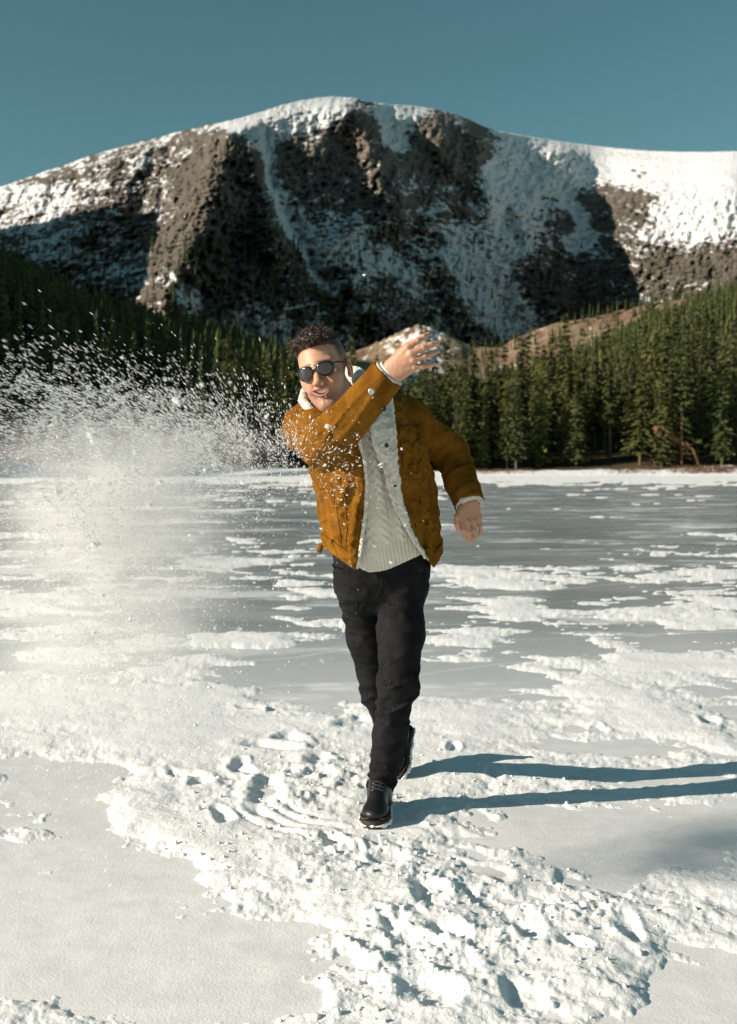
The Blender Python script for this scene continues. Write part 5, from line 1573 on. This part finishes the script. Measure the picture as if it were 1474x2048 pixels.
# ================================================================== FLYING SNOW
def mat_flake():
    m = Mat('flying_snow', 0.8, 0.2)
    tr = m.node('ShaderNodeBsdfTranslucent', {0: (0.95, 0.94, 0.92)})
    df = m.node('ShaderNodeBsdfDiffuse', {0: (0.92, 0.91, 0.90)})
    mx = m.node('ShaderNodeMixShader', {0: 0.25})
    m.t.links.new(df.outputs[0], mx.inputs[1]); m.t.links.new(tr.outputs[0], mx.inputs[2])
    m.t.links.new(mx.outputs[0], m.n['Material Output'].inputs[0])
    return m.m
FLAKE = mat_flake()
LUMP = Mat('lump_snow', 0.9, 0.1); LUMP = LUMP.done(LUMP.ramp(LUMP.noise(60, 2), [(0.3, (0.90, 0.90, 0.89)), (0.7, (0.95, 0.95, 0.94))]), 0.9)
OCT_V = np.array([[1, 0, 0], [-1, 0, 0], [0, 1, 0], [0, -1, 0], [0, 0, 1], [0, 0, -1]], float)
OCT_F = np.array([[0, 2, 4], [2, 1, 4], [1, 3, 4], [3, 0, 4], [2, 0, 5], [1, 2, 5], [3, 1, 5], [0, 3, 5]])
def flakes(px, py, y, size, elong, rg):
    """Chips of snow drawn out along their flight away from the hand's sweep."""
    n = len(px); C = P(px, py, y)
    src = P(610, 985, 3.2)
    d = C - src; d[:, 1] *= 0.3; d += rg.normal(size=(n, 3)) * 0.05; d /= np.linalg.norm(d, axis=1)[:, None]
    a = np.cross(d, rg.normal(size=(n, 3))); a /= np.linalg.norm(a, axis=1)[:, None]; b = np.cross(d, a)
    s1 = size * (0.7 + 0.6 * rg.random(n)); s2 = size * (0.7 + 0.6 * rg.random(n)); s0 = size * elong
    V = C[:, None, :] + OCT_V[None, :, 0:1] * (d * s0[:, None])[:, None] + OCT_V[None, :, 1:2] * (a * s1[:, None])[:, None] + OCT_V[None, :, 2:3] * (b * s2[:, None])[:, None]
    F = OCT_F[None] + (np.arange(n) * 6)[:, None, None]
    return V.reshape(-1, 3), F.reshape(-1, 3)
def build_spray():
    rg = np.random.default_rng(77)
    #        n      cx   cy   sx   sy   rot   y0   y1   size lo/hi (m)     elong
    G = [(22000, 215, 1010, 120, 95, 0.0, 1.8, 3.4, 0.0006, 0.0016, 2.2),
         (14000, 205, 1240, 120, 120, 0.0, 1.8, 3.4, 0.0006, 0.0016, 2.2),
         (14000, 250, 870, 150, 62, 0.22, 1.9, 3.4, 0.0006, 0.0018, 4.5),
         (9000, 400, 880, 110, 58, 0.30, 2.2, 3.4, 0.0005, 0.0016, 4.5),
         (3000, 120, 820, 110, 60, 0.15, 1.8, 3.2, 0.0005, 0.0017, 4.8),
         (3600, 520, 890, 60, 50, 0.3, 2.9, 3.5, 0.0004, 0.0013, 2.6),
         (1800, 130, 1380, 130, 130, 0.0, 2.2, 3.3, 0.0005, 0.0012, 4.0),
         (1200, 60, 1560, 110, 160, 0.0, 2.0, 3.0, 0.0004, 0.0010, 4.5),
         (1400, 400, 1180, 110, 160, 0.0, 2.6, 3.5, 0.0005, 0.0012, 4.0)]
    parts = []
    for n, cx, cy, sx, sy, r, y0, y1, lo, hi, el in G:
        u = rg.normal(size=n) * sx; v = rg.normal(size=n) * sy
        px = cx + u * math.cos(r) - v * math.sin(r); py = cy + u * math.sin(r) + v * math.cos(r)
        cl = fbm2(px / 60, py / 60, 3, 501) + 0.35 * noise2(px / 18, py / 18, 502)
        k = (rg.random(n) < np.clip(0.62 + 0.9 * cl, 0.08, 1))
        size = lo + (hi - lo) * rg.random(n) ** 2.5
        parts.append(flakes(px[k], py[k], rg.uniform(y0, y1, n)[k], size[k], el * (0.6 + 0.8 * rg.random(k.sum())), rg))
    V, F = join(parts)
    link('snow_spray', mesh_np('snow_spray', V, F, FLAKE, False), kind='stuff', label='cloud of thrown powder snow hanging in the air', category='snow')
    # specks in front of the jacket
    n = 420
    t = rg.random(n); px = 585 + 150 * t + rg.normal(size=n) * 18; py = 880 + 90 * rg.random(n) ** 0.7 * (0.4 + t) + rg.normal(size=n) * 32
    V, F = flakes(px, py, rg.uniform(3.02, 3.22, n), 0.0006 + 0.0022 * rg.random(n) ** 4, np.full(n, 1.15), rg)
    link('snow_specks', mesh_np('snow_specks', V, F, FLAKE, False), kind='stuff', label='fine white specks of snow flying past the jacket', category='snow')
    # lumps big enough to pick out one by one
    lumps = [(188, 872, 16), (655, 853, 7), (350, 800, 10), (190, 1090, 13), (533, 833, 6), (320, 965, 9), (355, 805, 6), (345, 1135, 6), (205, 1190, 7), (260, 1240, 7), (645, 1320, 7), (485, 965, 6), (495, 880, 6), (245, 715, 5), (404, 770, 6), (410, 940, 6),
             (430, 1255, 5), (187, 1265, 6), (115, 985, 10), (300, 1010, 9), (700, 905, 4), (705, 930, 3.5), (803, 898, 4), (690, 1010, 3.5), (715, 870, 3.5), (728, 550, 4), (330, 760, 5), (460, 765, 5), (270, 905, 6), (380, 1070, 5), (405, 1065, 4), (140, 930, 7)]
    for i, (px, py, r) in enumerate(lumps):
        y = 3.1 if px > 600 else float(rg.uniform(1.85, 2.2)); c = P(px, py, y); R = r * 0.62 * y / F_PX
        d = c - P(610, 985, 3.2); d /= np.linalg.norm(d)
        m = 70 if r > 5 else 36
        core, cf = uv_sphere((0, 0, 0), 0.55, 8, 6)
        core = core * (1 + 0.3 * noise3(core * 3.1 + i * 7, 5)[:, None])
        off = rg.normal(size=(m, 3)) * 0.46; sz = 0.10 + 0.22 * rg.random(m) ** 2
        bits = OCT_V[None] * (sz[:, None, None] * (0.7 + 0.6 * rg.random((m, 1, 3)))) + off[:, None]
        bf = (OCT_F[None] + (np.arange(m) * 6)[:, None, None]).reshape(-1, 3)
        V = np.concatenate([core, bits.reshape(-1, 3)]); F = np.concatenate([cf, np.column_stack([bf, bf[:, 2]]) + len(core)])
        V = V + np.outer(V @ d, d) * (0.7 if px < 600 else 0.0)
        o = link('snow_lump', mesh_np('snow_lump', V * R * 1.15, F, LUMP, False), category='snow lump', group='lumps of thrown snow in the air',
                 label='small lump of thrown snow flying through the air')
        o.location = tuple(c)
build_spray()

# the finest powder: a soft drifting puff, thick in the middle and thinning out to nothing
def build_mist():
    blobs = [(215, 1010, 3.05, 0.34, 0.34, 0.25, 1.0), (215, 1170, 3.0, 0.44, 0.34, 0.36, 0.95), (340, 1090, 3.05, 0.34, 0.3, 0.26, 0.30), (330, 915, 3.1, 0.36, 0.32, 0.15, 0.45), (130, 930, 3.0, 0.34, 0.3, 0.18, 0.40), (170, 1350, 2.9, 0.44, 0.3, 0.28, 0.5)]
    cs = [(P(a, b, y), (rx, ry, rz), w) for a, b, y, rx, ry, rz, w in blobs]
    def f(p):
        d = None
        for c, r, w in cs:
            e = ell(p, c, r); d = e if d is None else np.minimum(d, e)
        return d
    lo = np.min([c - np.array(r) for c, r, w in cs], 0) - 0.05; hi = np.max([c + np.array(r) for c, r, w in cs], 0) + 0.05
    V, F = mesh_sdf(f, lo, hi, 0.03)
    mt = bpy.data.materials.new('powder_mist'); mt.use_nodes = True
    t = mt.node_tree; t.nodes.remove(t.nodes['Principled BSDF'])
    m = Mat.__new__(Mat); m.m = mt; m.t = t; m.n = t.nodes
    o = m.obj(); tot = None
    for c, r, w in cs:
        mp = m.node('ShaderNodeMapping', {0: o, 'Location': tuple(-c[i] / r[i] for i in range(3)), 'Scale': tuple(1 / x for x in r)}).outputs[0]
        g = m.node('ShaderNodeTexGradient', {0: mp}, gradient_type='SPHERICAL').outputs[1]
        g = m.math('MULTIPLY', g, w); tot = g if tot is None else m.math('ADD', tot, g)
    n = m.noise(1.0, 5, 0.65, vec=m.mapped((4.5, 4.5, 11), (0, 0.7, 0)))
    dens = m.math('MULTIPLY', tot, m.ramp(n, [(0.36, 0.06), (0.64, 1.3)]))
    vol = m.node('ShaderNodeVolumePrincipled', {'Color': (0.98, 0.975, 0.97, 1), 'Density': m.math('MULTIPLY', dens, 5.6), 'Anisotropy': 0.1})
    t.links.new(vol.outputs[0], t.nodes['Material Output'].inputs['Volume'])
    link('snow_mist', mesh_np('snow_mist', V, F, mt, True), kind='stuff', label='soft drifting puff of the finest powder snow', category='snow')
build_mist()
